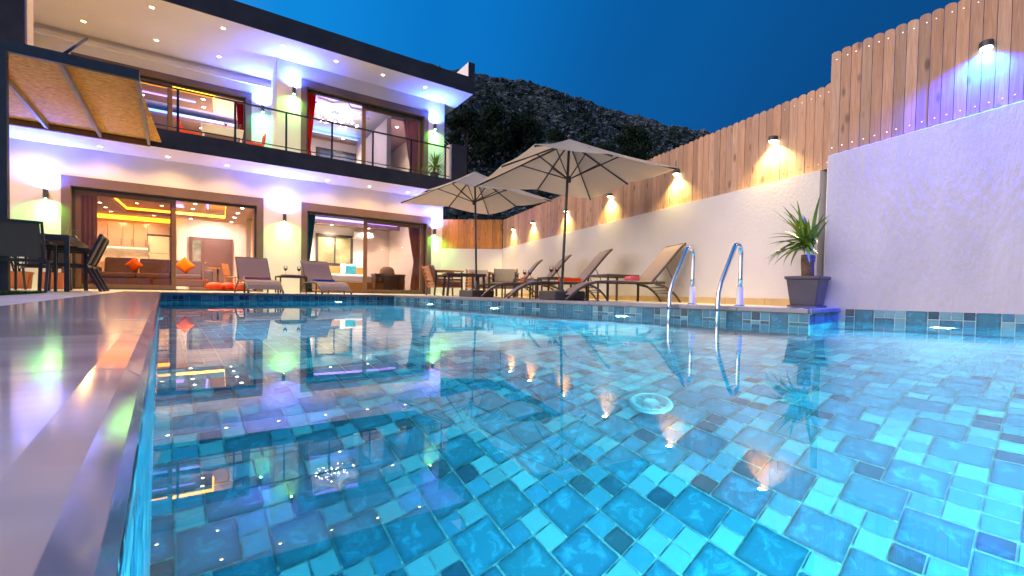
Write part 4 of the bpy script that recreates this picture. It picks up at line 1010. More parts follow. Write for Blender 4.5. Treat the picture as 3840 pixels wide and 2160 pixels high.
wine_glass((0.38, 9.56, tz), 'right wine glass in front of the farthest lounger', 'wine glasses on the poolside tables')
wine_glass((-5.05, 9.80, LZ+.40), 'left wine glass beside the pink tray', 'wine glasses on the house terrace table')
wine_glass((-4.83, 9.96, LZ+.40), 'right wine glass beside the pink tray', 'wine glasses on the house terrace table')
o = MB(); o.box(-0.19, 0.19, -0.12, 0.12, 0, 0.008); o.box(-0.19, 0.19, -0.13, -0.12, 0, 0.03); o.box(-0.19, 0.19, .12, .13, 0, .03); o.box(-0.2, -0.19, -.13, .13, 0, .03); o.box(.19, .2, -.13, .13, 0, .03)
o = o.build('serving_tray', M['rose']); o.location = (-4.95, 9.88, LZ+0.379); o.rotation_euler = (0, 0, R(38)); tag(o, 'pink serving tray on the table between the house loungers', 'tray')
o = MB(); o.box(-.11, .11, -.09, .09, 0, .02); o.box(-.11, -.09, -.09, .09, .02, .11); o.box(.09, .11, -.09, .09, .02, .11); o.box(-.11, .11, .07, .09, .02, .09)
M['orange_wood'] = wood('orange_hardwood', (0.50, 0.20, 0.055), (0.34, 0.12, 0.03), 0.4, None, (3, 3, 14))
o = o.build('wooden_caddy', M['orange_wood'], bevel=.004); o.location = (0.30, 8.95, LZ+0.305); o.rotation_euler = (0,0,0.4); tag(o, 'small wooden caddy on the lounger behind the wine glasses', 'caddy')

# ---------------- umbrellas
def canopy_mat():
    m, nt, b = newmat('umbrella_canvas'); n = nt.nodes; l = nt.links
    b.inputs['Base Color'].default_value = (0.90, 0.83, 0.68, 1); b.inputs['Roughness'].default_value = 0.9
    tl = n.new('ShaderNodeBsdfTranslucent'); tl.inputs[0].default_value = (0.90, 0.82, 0.66, 1); mx = n.new('ShaderNodeMixShader'); mx.inputs[0].default_value = 0.6
    nz = n.new('ShaderNodeTexNoise'); nz.inputs['Scale'].default_value = 5; nz.inputs['Detail'].default_value = 3
    bp = n.new('ShaderNodeBump'); bp.inputs['Strength'].default_value = 0.25; bp.inputs['Distance'].default_value = 0.02
    t = n.new('ShaderNodeTexCoord'); l.new(t.outputs['Object'], nz.inputs['Vector']); l.new(nz.outputs['Fac'], bp.inputs['Height']); l.new(bp.outputs[0], b.inputs['Normal'])
    out = n['Material Output']; l.new(b.outputs[0], mx.inputs[1]); l.new(tl.outputs[0], mx.inputs[2]); l.new(mx.outputs[0], out.inputs['Surface'])
    return m
M['canvas'] = canopy_mat()
def umbrella(base, lean, half, rim_z, apex_z, rot, hub_z, lab, tilt=(0,0)):
    r = empty('patio_umbrella', (base[0], base[1], LZ)); tag(r, lab, 'umbrella', 'square cream umbrellas on the pool terrace')
    top = Vector((lean[0], lean[1], apex_z - LZ))
    q = MB(); q.tube([(0,0,0.05), top + Vector((0,0,0.04))], 0.021, 12); q.build('pole', M['dark_metal'], r)
    q = MB(); q.box(-.27,.27,-.27,.27,0,.14); b_ = q.build('base', M['dark_metal'], r, bevel=0.02); b_.rotation_euler = (0,0,rot)
    q = MB(); q.lathe((0,0,0.14), [(0.045,0),(0.045,0.02),(0.03,0.03),(0.03,0.2),(0.0,0.2)], 14); q.build('sleeve', M['dark_metal'], b_)
    ct = Vector((lean[0], lean[1], 0)) 
    cor = []
    for k in range(8):
        a = rot + k*math.pi/4; rr = half*math.sqrt(2) if k % 2 == 0 else half*0.985
        p = ct + Vector((rr*math.cos(a+math.pi/4), rr*math.sin(a+math.pi/4), 0)); 
        z = rim_z - LZ + tilt[0]*(p.x-ct.x) + tilt[1]*(p.y-ct.y) + (0 if k % 2 == 0 else 0.045); cor.append(Vector((p.x, p.y, z)))
    hub = ct + Vector((0,0,hub_z - LZ))
    # canopy: eight gores with a slight sag, doubled for thickness
    vs = []; fs = []; N = 8; S = 4
    ring = []
    for k in range(8):
        A_, B_ = cor[k], cor[(k+1) % 8]
        for s in range(S):
            t = s/S; e = A_.lerp(B_, t); sag = math.sin(math.pi*t)
            col = []
            for j in range(N+1):
                u = j/N; p = top.lerp(e, u); p = p + Vector((0,0,-0.055*math.sin(math.pi*u)*0.5 - 0.03*sag*u)); col.append(p)
            # straight rim pulled inward between ribs
            ring.append(col)
    th = Vector((0,0,0.006))
    n = len(ring)
    for col in ring: vs += col
    off = len(vs)
    for col in ring: vs += [p + th for p in col]
    for i in range(n):
        i2 = (i+1) % n
        for j in range(N):
            a = i*(N+1)+j; b = i2*(N+1)+j
            fs.append((a, a+1, b+1, b)); fs.append((off+a, off+b, off+b+1, off+a+1))
        a = i*(N+1)+N; b = i2*(N+1)+N; fs.append((a, off+a, off+b, b))
    q = MB(); q.add(vs, fs, 0, False); cp = q.build('canopy', M['canvas'], r, recalc=True)
    for k in range(8):
        q = MB(); dn = Vector((0,0,-0.022)); q.bar(top + dn*2.4, cor[k] + dn, 0.016, 0.024); e = cor[k] + dn
        q.sphere(e, 0.016); q.build('rib', M['dark_metal'], r)
        q = MB(); m_ = (top + dn*2.4).lerp(cor[k] + dn, 0.50); q.bar(hub, m_, 0.012, 0.018); q.sphere(m_, 0.020); q.build('strut', M['dark_metal'], r)
    q = MB(); q.lathe(hub, [(0.0,-0.05),(0.035,-0.05),(0.04,-0.02),(0.04,0.03),(0.03,0.05),(0.0,0.05)], 14); q.build('hub', M['dark_metal'], r)
    q = MB(); q.lathe(top, [(0.03,0.03),(0.04,0.05),(0.02,0.07),(0.0,0.075)], 12); q.build('finial', M['dark_metal'], r)
UMB_F = dict(base=(0.77, 6.88), lean=(0.105, 0.25), half=1.17, rim_z=2.115, apex_z=2.72, rot=R(23), hub_z=2.08)
umbrella(lab='front cream umbrella, the larger one, over the nearest loungers', tilt=(0, 0), **UMB_F)
umbrella(base=(-0.75, 9.25), lean=(-0.08, 0.02), half=1.13, rim_z=2.15, apex_z=2.76, rot=R(37), hub_z=2.12, lab='rear cream umbrella partly hidden by the front one, near the house corner', tilt=(0.0, 0.0))

# ---------------- pool ladder handrails
def handrail(A, lab):
    r = empty('ladder_handrail', poolpt(4.75, A, 0.143), POOL_ROT); tag(r, lab, 'handrail', 'stainless steel ladder handrails at the pool edge')
    pts = [(0, 0, 0.0), (0, 0, 0.30)]
    for k in range(11):
        a = math.pi*k/10*0.80; pts.append((-0.085+0.085*math.cos(a), 0, 0.545+0.095*math.sin(a)))
    pts += [(-0.41, 0, 0.235), (-0.455, 0, 0.13), (-0.465, 0, 0.02), (-0.465, 0, -1.0)]
    q = MB(); q.tube(pts, 0.0215, 14); q.build('tube', M['chrome'], r)
    q = MB(); q.lathe((0,0,0), [(0.024,0.20),(0.030,0.20),(0.031,0.10),(0.034,0.09),(0.034,0.0)], 18); q.build('sleeve', M['plastic'], r)
    q = MB(); q.lathe((0,0,0), [(0.031,0.014),(0.05,0.01),(0.055,0.0)], 18); q.build('flange', M['chrome'], r)
handrail(2.13, 'stainless steel ladder handrail nearer the potted palm')
handrail(2.66, 'stainless steel ladder handrail in front of the nearest lounger')

# ---------------- potted plants
M['leaf'] = mat('yucca_leaf', (0.10, 0.23, 0.02), (0.20, 0.30, 0.035), 4, 0.45, 0.4)
M['pot'] = mat('grey_plastic_pot', (0.055, 0.05, 0.055), (0.045, 0.04, 0.045), 6, 0.35, 0.5)
M['soil'] = mat('soil', (0.05, 0.035, 0.02), (0.03, 0.02, 0.012), 20, 0.95)
M['palm_bark'] = mat('yucca_bark', (0.19, 0.13, 0.085), (0.10, 0.065, 0.04), 9, 0.9, 0.1, bump=0.9, bscale=18, stretch=(1,1,2.5))
LO = -0.35; AVOID = False
def yucca(q, base, n, L, seed, w=0.022, droop=1.0):
    rnd = random.Random(seed)
    for k in range(n):
        a = rnd.uniform(0, 6.283)
        if AVOID and math.cos(a + R(38)) > 0.15: a += math.pi*0.75 if rnd.random() < .6 else math.pi
        up = rnd.uniform(LO, 1.5)
        if AVOID and math.cos(a + R(38)) > 0.15: up = rnd.uniform(1.2, 1.5)
        l = L*rnd.uniform(0.6, 1.05); d = Vector((math.cos(a), math.sin(a), 0)); sd = Vector((-d.y, d.x, 0))
        p = Vector(base) + Vector((rnd.uniform(-.015,.015), rnd.uniform(-.015,.015), rnd.uniform(-0.07, 0.03))); e = up; S = 7; vs = []
        for j in range(S+1):
            t = j/S; ww = w*rnd.uniform(0.95, 1.05)*(min(1, 0.45+t*2.2))*(1-t**2.6); ww = max(ww, 0.0006)
            s2 = sd*math.cos(0.5) ; vs += [p - sd*ww + Vector((0,0,0.25*ww)), p - Vector((0,0,0.3*ww)), p + sd*ww + Vector((0,0,0.25*ww))]
            p = p + (d*math.cos(e) + Vector((0,0,math.sin(e))))*(l/S); e -= droop*rnd.uniform(0.02, 0.20)*(1.6 if up < 0.7 else 0.7)
        q.add(vs, [f for j in range(S) for f in ((3*j, 3*j+1, 3*j+4, 3*j+3), (3*j+1, 3*j+2, 3*j+5, 3*j+4))], 0, False)
pt = empty('potted_palm', (3.12, 4.66, 0.143), R(38)); tag(pt, 'potted yucca palm with thick trunk in a grey square pot by the tall wall', 'potted plant')
q = MB()
def sq(a, z): return [(-a,-a,z),(a,-a,z),(a,a,z),(-a,a,z)]
vs = sq(.118,.02)+sq(.150,.29)+sq(.163,.292)+sq(.165,.325)+sq(.148,.325)+sq(.143,.27)
q.add(vs, [(3,2,1,0)]+[(4*i+k, 4*i+(k+1)%4, 4*i+4+(k+1)%4, 4*i+4+k) for i in range(5) for k in range(4)]+[(20,21,22,23)])
po = q.build('pot', M['pot'], pt, bevel=0.008)
q = MB(); q.box(-.14,.14,-.14,.14,0,.02); q.build('saucer', M['pot'], pt, bevel=.006)
q = MB(); q.box(-.141,.141,-.141,.141,.28,.295); q.build('soil', M['soil'], pt)
q = MB(); q.tube([(0,0,.27),(0.003,0,.36),(-.004,.004,.46),(0.004,0,.545)], [.062,.058,.060,.066], 14); q.build('trunk', M['palm_bark'], pt)
LO = 0.05; AVOID = True      # the leaves grow away from the wall end
q = MB(); yucca(q, (0.03,-.02,.68), 36, 0.50, 4, .021, .9); yucca(q, (-0.05,0.03,.66), 20, 0.48, 9, .02, .9); yucca(q, (0.0,0.0,.62), 10, 0.34, 12); q.build('leaves', M['leaf'], pt, recalc=False)

AVOID = False; LO = -0.2
bp_ = house_pt(-3.30, -0.62, Z1T+.012)
pb = empty('potted_palm', bp_, HOUSE_ROT); tag(pb, 'bright green potted palm on the balcony beside the end pier', 'potted plant')
q = MB(); q.lathe((0,0,0), [(0.0,0.0),(0.10,0.0),(0.135,0.24),(0.145,0.245),(0.145,0.27),(0.12,0.27),(0.118,0.23),(0.0,0.23)], 20); q.build('pot', M['pot'], pb)
q = MB(); q.tube([(0,0,.2),(0,0,.42)], .035, 8); q.build('trunk', M['palm_bark'], pb)
q = MB(); yucca(q, (0,0,.45), 60, 0.52, 21, 0.022, 1.2); q.build('leaves', M['leaf'], pb, recalc=False)

# ---------------- dining set under the pergola
M['slat_brown'] = wood('brown_table_slats', (0.16, 0.085, 0.05), (0.10, 0.05, 0.03), 0.35, None, (2, 20, 2))
dt = empty('dining_table', poolpt(-0.957, 8.17, LZ), POOL_ROT); tag(dt, 'dark framed dining table with brown slatted top on the left terrace', 'table')
TW, TL, TH = 1.10, 1.90, 0.74     # local: +y away, table lies at x from -TW to 0
q = MB()
for k in range(12): q.box(-TW+.045, -.045, .045+k*(TL-.09)/12, .045+(k+1)*(TL-.09)/12-.008, TH-.022, TH)
q.build('table_top', M['slat_brown'], dt)
q = MB(); q.box(-TW, 0, 0, .045, TH-.075, TH+.003); q.box(-TW, 0, TL-.045, TL, TH-.075, TH+.003); q.box(-TW, -TW+.045, .045, TL-.045, TH-.075, TH+.003); q.box(-.045, 0, .045, TL-.045, TH-.075, TH+.003); q.build('frame', M['dark_metal'], dt)
for x in (-TW, -.05):
    for y in (0, TL-.05):
        q = MB(); q.box(x, x+.05, y, y+.05, 0, TH-.076); q.build('leg', M['dark_metal'], dt)
def make_chair():
    """local -y = back, +y = front of the seat"""
    r = empty('garden_chair'); F = M['dark_metal']; hw = .27
    for s in (-1, 1):
        q = MB(); q.bar((s*hw, .26, 0), (s*hw, .24, .60), .026, .036, (0,1,0)); q.build('leg', F, r)
        q = MB(); q.bar((s*hw, -.36, 0), (s*hw, -.20, .37), .026, .036, (0,1,0)); q.build('leg', F, r)
        q = MB(); q.bar((s*hw, .27, .61), (s*hw, -.24, .61), .04, .024); q.build('armrest', F, r)
    q = MB()
    for s in (-1, 1):
        q.bar((s*(hw-.03), .24, .39), (s*(hw-.03), -.20, .37), .024, .034); q.bar((s*(hw-.03), -.19, .37), (s*(hw-.03), -.36, .83), .024, .034, (0,1,0))
    q.bar((-hw+.02, .24, .39), (hw-.02, .24, .39), .03, .03); q.bar((-hw+.02, -.36, .83), (hw-.02, -.36, .83), .028, .03); q.bar((-hw+.02, -.20, .375), (hw-.02, -.20, .375), .028, .03)
    q.build('frame', F, r)
    q = MB(); q.box(-hw+.045, hw-.045, -.19, .23, .392, .400); q.build('seat', M['sling_d'], r)
    q = MB(); n_ = Vector((0, .46, .17)).normalized()*.004
    q.bar((0, -.20, .42), (0, -.352, .815), 2*hw-.10, .008, (0, 1, .3)); q.build('backrest', M['sling_d'], r)
    return r
GC = 'dark garden chairs round the dining table'
ch = make_chair(); ch.location = poolpt(-1.37, 8.02, LZ); ch.rotation_euler = (0,0,POOL_ROT); tag(ch, 'dark garden chair with its wide back to the pool, before the dining table', 'chair', GC)
for (B, A, ra, lab) in [(-1.06, 9.05, 90, 'nearest of the dark chairs seen edge on at the right side of the dining table'), (-1.06, 9.66, 90, 'farther dark chair seen edge on at the right side of the dining table'), (-2.10, 9.3, -90, 'dark chair at the left side of the dining table'), (-1.5, 10.35, 180, 'dark chair at the far end of the dining table')]:
    c_ = copy_tree(ch); c_.location = poolpt(B, A, LZ); c_.rotation_euler = (0,0,POOL_ROT + R(ra)); tag(c_, lab, 'chair', GC)
# on the table: bottle and plate
M['amber'] = mat('amber_oil', (0.55, 0.30, 0.02), None, rough=0.1)
q = MB(); q.lathe((0,0,0), [(0,0),(.032,0),(.032,.085),(.014,.105),(.013,.125),(0,.125)], 16); bt = q.build('bottle', M['amber']); bt.location = poolpt(-1.55, 8.75, LZ+TH+.004); tag(bt, 'small amber bottle with dark cap on the dining table', 'bottle')
q = MB(); q.lathe((0,0,.125), [(0.017,0),(.017,.03),(0,.03)], 12); q.build('cap', M['black'], bt)
q = MB(); q.lathe((0,0,0), [(0,0.004),(.07,.004),(.12,.022),(.123,.026),(.07,.0),(0,.0)], 24); pl = q.build('plate', M['rose']); pl.location = poolpt(-1.38, 8.7, LZ+TH+.004); tag(pl, 'red plate beside the amber bottle on the dining table', 'plate')

# terracotta planters with shrubs behind the dining set
M['terracotta'] = mat('terracotta', (0.62, 0.20, 0.05), (0.52, 0.16, 0.04), 5, 0.7)
M['leaf2'] = mat('shrub_leaf', (0.10, 0.20, 0.03), (0.06, 0.14, 0.02), 6, 0.6)
def planter(u, y, lab, lh, seed, w=.34, h=.33):
    r = empty('planter', house_pt(u, y, LZ), HOUSE_ROT); tag(r, lab, 'planter', 'terracotta planters by the house wall')
    q = MB(); a, b = w/2*.88, w/2; vs = [(-a,-a,0),(a,-a,0),(a,a,0),(-a,a,0),(-b,-b,h),(b,-b,h),(b,b,h),(-b,b,h)]
    q.add(vs, [(3,2,1,0),(0,1,5,4),(1,2,6,5),(2,3,7,6),(3,0,4,7)]); q.box(-b-.012,b+.012,-b-.012,b+.012,h-.04,h); q.build('pot', M['terracotta'], r, bevel=.005)
    q = MB(); q.box(-b+.02,b-.02,-b+.02,b-.02,h-.002,h+.006); q.build('soil', M['soil'], r)
    rnd = random.Random(seed); st = MB(); lf = MB()
    for k in range(9):
        a_ = rnd.uniform(0, 6.28); l = lh*rnd.uniform(.6, 1.0); p = Vector((rnd.uniform(-.05,.05), rnd.uniform(-.05,.05), h)); tip = p + Vector((math.cos(a_)*l*.35, math.sin(a_)*l*.35, l)); mid = p.lerp(tip, .5) + Vector((0,0,.06))
        st.tube([p, mid, tip], [.008,.006,.003], 5)
        for j in range(20):
            t = rnd.uniform(.3, 1); c_ = p.lerp(tip, t) + Vector((rnd.gauss(0,.05), rnd.gauss(0,.05), rnd.gauss(0,.03))); n_ = Vector((rnd.gauss(0,.6), rnd.gauss(0,.6), 1)).normalized(); t_ = n_.orthogonal().normalized(); ang_ = rnd.uniform(0,6.28); t_ = (Matrix.Rotation(ang_, 3, n_) @ t_); b_ = n_.cross(t_); e = rnd.uniform(.025,.05)
            lf.add([c_-t_*e, c_-b_*e*.4, c_+t_*e, c_+b_*e*.4], [(0,1,2,3)])
    st.build('stem', M['bark'], r); lf.build('leaves', M['leaf2'], r, recalc=False)
planter(-11.95, -0.55, 'terracotta planter with a leafy shrub at the far left wall', 1.0, 1)
planter(-11.45, -0.50, 'terracotta planter with a smaller shrub behind the dining table', 0.95, 2)

# ---------------- wooden garden lounge near the corner
def slat_chair(loc, rz, lab, wm, cm):
    r = empty('wooden_armchair', loc, rz); tag(r, lab, 'armchair', 'slatted garden armchairs near the house corner')
    for s in (-1, 1):
        q = MB(); q.bar((s*.33, -.34, 0), (s*.33, -.30, .58), .03, .05); q.build('leg', M['lounger_frame'], r)
        q = MB(); q.bar((s*.33, .36, 0), (s*.33, .34, .58), .03, .05); q.build('leg', M['lounger_frame'], r)
        q = MB()
        for k in range(4): q.bar((s*.335, -.31, .22+k*.085), (s*.335, .33, .22+k*.085), .018, .045)
        q.build('side_slats', wm, r)
        q = MB(); q.bar((s*.335, -.36, .60), (s*.335, .38, .60), .07, .03); q.build('armrest', wm, r)
    q = MB(); q.box(-.32, .32, -.32, .36, .20, .25); q.build('seat_frame', wm, r)
    q = MB(); q.box(-.30, .30, -.24, .37, .25, .36); q.build('seat_cushion', cm, r, bevel=.03)
    q = MB()
    for k in range(5): q.bar((-.31, -.31-.035*k, .30+.095*k), (.31, -.31-.035*k, .30+.095*k), .02, .055, (0,0.3,1))
    for s in (-1, 1): q.bar((s*.30, -.30, .22), (s*.30, -.47, .74), .03, .05, (0,1,0))
    q.build('back_slats', wm, r)
    q = MB(); q.bar((0, -.25, .36), (0, -.40, .72), .56, .11, (0,1,.3)); q.build('back_cushion', cm, r, bevel=.03)
M['cushion'] = mat('beige_cushion', (0.52, 0.43, 0.36), (0.46, 0.38, 0.31), 30, 0.9, 0.1)
M['cushion2'] = mat('grey_beige_cushion', (0.36, 0.31, 0.24), (0.30, 0.26, 0.20), 30, 0.9, 0.1)
M['grey_wood'] = wood('grey_hardwood', (0.20, 0.175, 0.12), (0.14, 0.12, 0.08), 0.5, None, (3, 14, 14))
slat_chair((-1.70, 10.9, LZ), R(-62), 'slatted orange wood armchair with beige cushion at the house corner', M['orange_wood'], M['cushion'])
slat_chair((-0.86, 12.1, LZ), R(200), 'orange wood armchair half hidden behind the rear umbrella pole', M['orange_wood'], M['cushion'])
slat_chair((-0.22, 11.3, LZ), R(175), 'grey beige slatted armchair facing away beside the farthest lounger', M['grey_wood'], M['cushion2'])
ct_ = empty('garden_table', (-1.15, 10.45, LZ), R(20)); tag(ct_, 'low dark legged garden table with wooden top behind the rear umbrella base', 'table')
q = MB()
for k in range(6): q.box(-.45, .45, -.26+k*.088, -.26+k*.088+.08, .50, .525)
q.build('table_top', M['orange_wood'], ct_)
q = MB(); q.box(-.46, .46, -.275, -.262, .47, .528); q.box(-.46, .46, .272, .285, .47, .528); q.box(-.473, -.4605, -.275, .285, .47, .528); q.box(.4605, .473, -.275, .285, .47, .528); q.build('frame', M['lounger_frame'], ct_)
for x in (-.44, .44):
    for y in (-.24, .25):
        q = MB(); q.bar((x, y, 0), (x*.94, y, .47), .05, .05); q.build('leg', M['lounger_frame'], ct_)

# ================================================================== inside the rooms
def hroot(name, u, y, z, lab, cat, rz=0.0, group=None):
    r = empty(name, house_pt(u, y, z), HOUSE_ROT + rz); tag(r, lab, cat, group); return r
M['gloss'] = mat('gloss_cabinet', (0.60, 0.50, 0.46), (0.58, 0.48, 0.44), 1, 0.12, 0.5)
M['sofa'] = mat('grey_violet_sofa', (0.15, 0.11, 0.16), (0.12, 0.09, 0.13), 40, 0.9, 0.1)
M['orange_f'] = mat('orange_fabric', (0.75, 0.18, 0.015), (0.66, 0.14, 0.01), 30, 0.9, 0.1)
M['poufm'] = mat('orange_red_pouf', (0.85, 0.085, 0.01), (0.75, 0.065, 0.008), 20, 0.6)
M['door_b'] = mat('mauve_brown_door', (0.17, 0.095, 0.095), (0.15, 0.085, 0.085), 3, 0.45)
# kitchen
k_ = hroot('kitchen_units', -11.2, 7.54, F0, 'glossy pale kitchen wall units with long handles and lit splashback', 'kitchen')
for a, b in [(-1.05, -.66), (-.655, -.26), (-.255, .02), (.025, .40)]:
    q = MB(); q.box(a, b-.006, -.36, -.01, 1.44, 2.28); d_ = q.build('cabinet_door', M['gloss'], k_, bevel=.004)
    q = MB(); q.box(b-.05, b-.035, -.39, -.375, 1.50, 1.72); q.build('handle', M['dark_metal'], d_)
q = MB(); q.box(-1.05, .40, -.02, -.004, .93, 1.43); q.build('splashback', M['white'], k_)
q = MB(); q.box(-1.05, .40, -.10, -.08, 1.415, 1.435); q.build('led_strip', M['white_led'], k_)
q = MB(); q.box(-1.05, .40, -.62, -.01, 0, .88); q.build('base_cabinet', M['gloss'], k_)
q = MB(); q.box(-1.06, .41, -.64, -.005, .885, .925); q.build('worktop', M['white'], k_)
q = MB(); q.tube([(-.3,-.2,.925),(-.3,-.2,1.15),(-.3,-.28,1.2),(-.3,-.36,1.16)], .013, 8); q.build('tap', M['chrome'], k_)
fr = hroot('refrigerator', -10.47, 7.20, F0, 'white refrigerator right of the kitchen wall units', 'refrigerator')
q = MB(); q.box(-.29, .29, -.30, .33, .03, 1.24); q.build('lower_door', M['white'], fr, bevel=.012)
q = MB(); q.box(-.29, .29, -.30, .33, 1.25, 1.86); q.build('upper_door', M['white'], fr, bevel=.012)
q = MB(); q.box(-.27, -.25, -.34, -.315, .85, 1.18); q.box(-.27, -.25, -.34, -.315, 1.30, 1.55); q.build('handle', M['dark_metal'], fr)
tb_ = hroot('wall_cabinet', -10.47, 7.20, F0, 'pale cabinet above the white refrigerator', 'cabinet')
q = MB(); q.box(-.30, .30, -.28, .33, 1.92, 2.28); q.build('cabinet_door', M['gloss'], tb_, bevel=.004)
# entrance door in the back wall
ed = hroot('entrance_door', -8.9, 7.54, F0, 'mauve brown entrance door with a narrow glazed side light', 'door')
q = MB(); q.box(-.72, .66, -.06, -.001, 0, 1.98); q.box(-.72, -.66, -.08, -.061, 0, 1.98); q.build('door_frame', M['door_b'], ed)
q = MB(); q.box(-.28, .60, -.085, -.061, .02, 1.88); dl_ = q.build('door_leaf', M['door_b'], ed, bevel=.006)
q = MB(); q.box(-.20, .52, -.095, -.086, .12, .82); q.box(-.20, .52, -.095, -.086, .92, 1.78); q.build('panel', M['door_b'], dl_, bevel=.012)
q = MB(); q.lathe((-.22,-.09,1.0), [(0,0),(.03,0),(.03,.03),(0,.03)], 10); q.lathe((.16,-.10,1.45), [(0,0),(.02,0),(.02,.02),(0,.02)], 10); q.build('handle', M['chrome'], dl_)
q = MB(); q.box(-.62, -.36, -.075, -.0605, .20, 1.86); q.build('side_light', mat('side_light_glass', (0.10, 0.13, 0.09), (0.30, 0.30, 0.28), 3, 0.1), ed)
# right side columns / curtains of the living room
def drape(name, c):
    m, nt, b = newmat(name); n = nt.nodes; l = nt.links
    b.inputs['Base Color'].default_value = (*c, 1); b.inputs['Roughness'].default_value = 0.9
    tl = n.new('ShaderNodeBsdfTranslucent'); tl.inputs[0].default_value = (*c, 1); mx = n.new('ShaderNodeMixShader'); mx.inputs[0].default_value = 0.65
    l.new(b.outputs[0], mx.inputs[1]); l.new(tl.outputs[0], mx.inputs[2]); l.new(mx.outputs[0], n['Material Output'].inputs['Surface']); return m
M['curtain_w'] = drape('pale_curtain', (0.72, 0.60, 0.54)); M['curtain_b'] = drape('brown_curtain', (0.50, 0.36, 0.24)); M['curtain_t'] = drape('teal_curtain', (0.03, 0.22, 0.28))
M['curtain_r'] = drape('red_curtain', (0.78, 0.05, 0.025)); M['curtain_m'] = drape('crimson_curtain', (0.52, 0.015, 0.09)); M['curtain_p'] = drape('dusty_pink_curtain', (0.62, 0.38, 0.34))
def curtain(u0, u1, y, z0, z1, m, lab, folds=6, gather=None, amp=.035, along='x'):
    """gather = (height fraction, side) draws the cloth to one side"""
    r = hroot('curtain', 0, 0, 0, lab, 'curtain'); r.location = house_pt((u0+u1)/2, y, z0); 
    n = folds*8; mz = 14; q = MB(); vs = []; w = u1-u0; H = z1-z0
    for j in range(mz+1):
        t = j/mz; f = 1.0; sh = 0.0
        if gather:
            gz, side, gw = gather
            f = gw + (1-gw)*min(1, abs(t-gz)/(1-gz) if t > gz else abs(t-gz)/max(gz, .01)*0.5)**0.8
            sh = side*(w/2)*(1-f)
        for i in range(n+1):
            s = i/n - .5; x = s*w*f + sh; yy = amp*math.sin(i/8*2*math.pi)*(0.6+0.4*f)
            vs.append((x, yy, t*H) if along == 'x' else (yy, x, t*H))
    fs = [(j*(n+1)+i, j*(n+1)+i+1, (j+1)*(n+1)+i+1, (j+1)*(n+1)+i) for j in range(mz) for i in range(n)]
    q.add(vs, fs, 0, True); c_ = q.build('cloth', m, r); sd = c_.modifiers.new('thick', 'SOLIDIFY'); sd.thickness = .006
    q = MB(); 
    if along == 'x': q.tube([(-w/2-.05, 0, H+.012), (w/2+.05, 0, H+.012)], .010, 8)
    else: q.tube([(0, -w/2-.05, H+.012), (0, w/2+.05, H+.012)], .010, 8)
    q.build('curtain_rail', M['chrome'], r)
curtain(-11.36, -10.98, .46, F0+.02, 2.42, M['curtain_b'], 'brown curtain behind the left glass of the living room', 5)
curtain(-7.78, -7.68, 3.9, F0+.02, 2.50, M['curtain_w'], 'pale curtain along the right wall of the living room', 5, along='y')
curtain(-6.68, -6.42, .42, F0+.02, 2.46, M['curtain_t'], 'teal curtain tied back at the left of the bedroom door', 4, (.35, -1, .35))
curtain(-3.72, -3.30, .46, F0+.02, 2.42, M['curtain_p'], 'dusty pink curtain behind the right bedroom glass', 5, (.45, 1, .45))
curtain(-6.72, -6.44, .44, Z1T+.03, 5.72, M['curtain_r'], 'bright red curtain in the upper floor opening', 4, (.30, -1, .5))
curtain(-3.90, -3.36, .46, Z1T+.03, 5.62, M['curtain_p'], 'dusty pink curtain behind the upper right glass', 6, (.30, 1, .55))
curtain(-8.28, -8.08, 2.1, Z1T+.03, 5.60, M['curtain_m'], 'crimson curtain at the right of the recessed upper opening', 3, (.30, 1, .55))
# wall columns (pilasters) on the living room right wall are part of the villa
for bx in [(-7.72, -7.551, 5.4, 5.6, F0, 2.6), (-7.72, -7.551, 2.4, 2.6, F0, 2.6), (-9.98, -9.70, 7.3, 7.549, F0, 2.97), (-8.02, -7.80, 7.3, 7.549, F0, 2.97)]:
    q = MB(); q.box(*bx); q.build('pilaster', M['interior'], V)
# sofa
sf = hroot('sofa', -10.2, 2.9, F0, 'dark grey violet corner sofa in the living room facing the pool', 'sofa')
q = MB(); q.box(-1.15, 1.15, -.40, .42, .10, .30); q.build('base', M['sofa'], sf, bevel=.02)
for i in range(3):
    x0 = -1.10+i*.735; q = MB(); q.box(x0, x0+.725, -.42, .20, .305, .45); q.build('seat_cushion', M['sofa'], sf, bevel=.04)
    q = MB(); q.bar((x0+.36, .26, .42), (x0+.36, .36, .86), .70, .18, (0,1,.2)); q.build('back_cushion', M['sofa'], sf, bevel=.05)
for s in (-1, 1):
    q = MB(); q.box(s*1.16, s*1.36, -.42, .42, .08, .60); q.build('armrest', M['sofa'], sf, bevel=.05)
def cushion(u, y, z, lab, s=.18, rz=0.0, m=None):
    q = MB(); n = 10; vs = []; fs = []
    for sd in (1, -1):
        for i in range(n+1):
            for j in range(n+1):
                a, b = i/n*2-1, j/n*2-1; h = .075*(max(0, (1-a**4)*(1-b**4)))**.6; pin = 1-.06*(1-abs(a*b)); vs.append((a*s*pin, sd*h, b*s*pin))
    for k in range(2):
        o_ = k*(n+1)*(n+1)
        for i in range(n):
            for j in range(n):
                f = (o_+i*(n+1)+j, o_+(i+1)*(n+1)+j, o_+(i+1)*(n+1)+j+1, o_+i*(n+1)+j+1); fs.append(f if k else tuple(reversed(f)))
    q.add(vs, fs, 0, True); o = q.build('cushion', m or M['orange_f']); o.location = house_pt(u, y, z); o.rotation_euler = (0.25, R(45) if m is None else 0.0, HOUSE_ROT + rz); return tag(o, lab, 'cushion')
cushion(-9.50, 2.72, F0+.70, 'orange diamond cushion on the right end of the sofa')
cushion(-10.62, 2.74, F0+.66, 'orange diamond cushion seen through the left glass', .15)
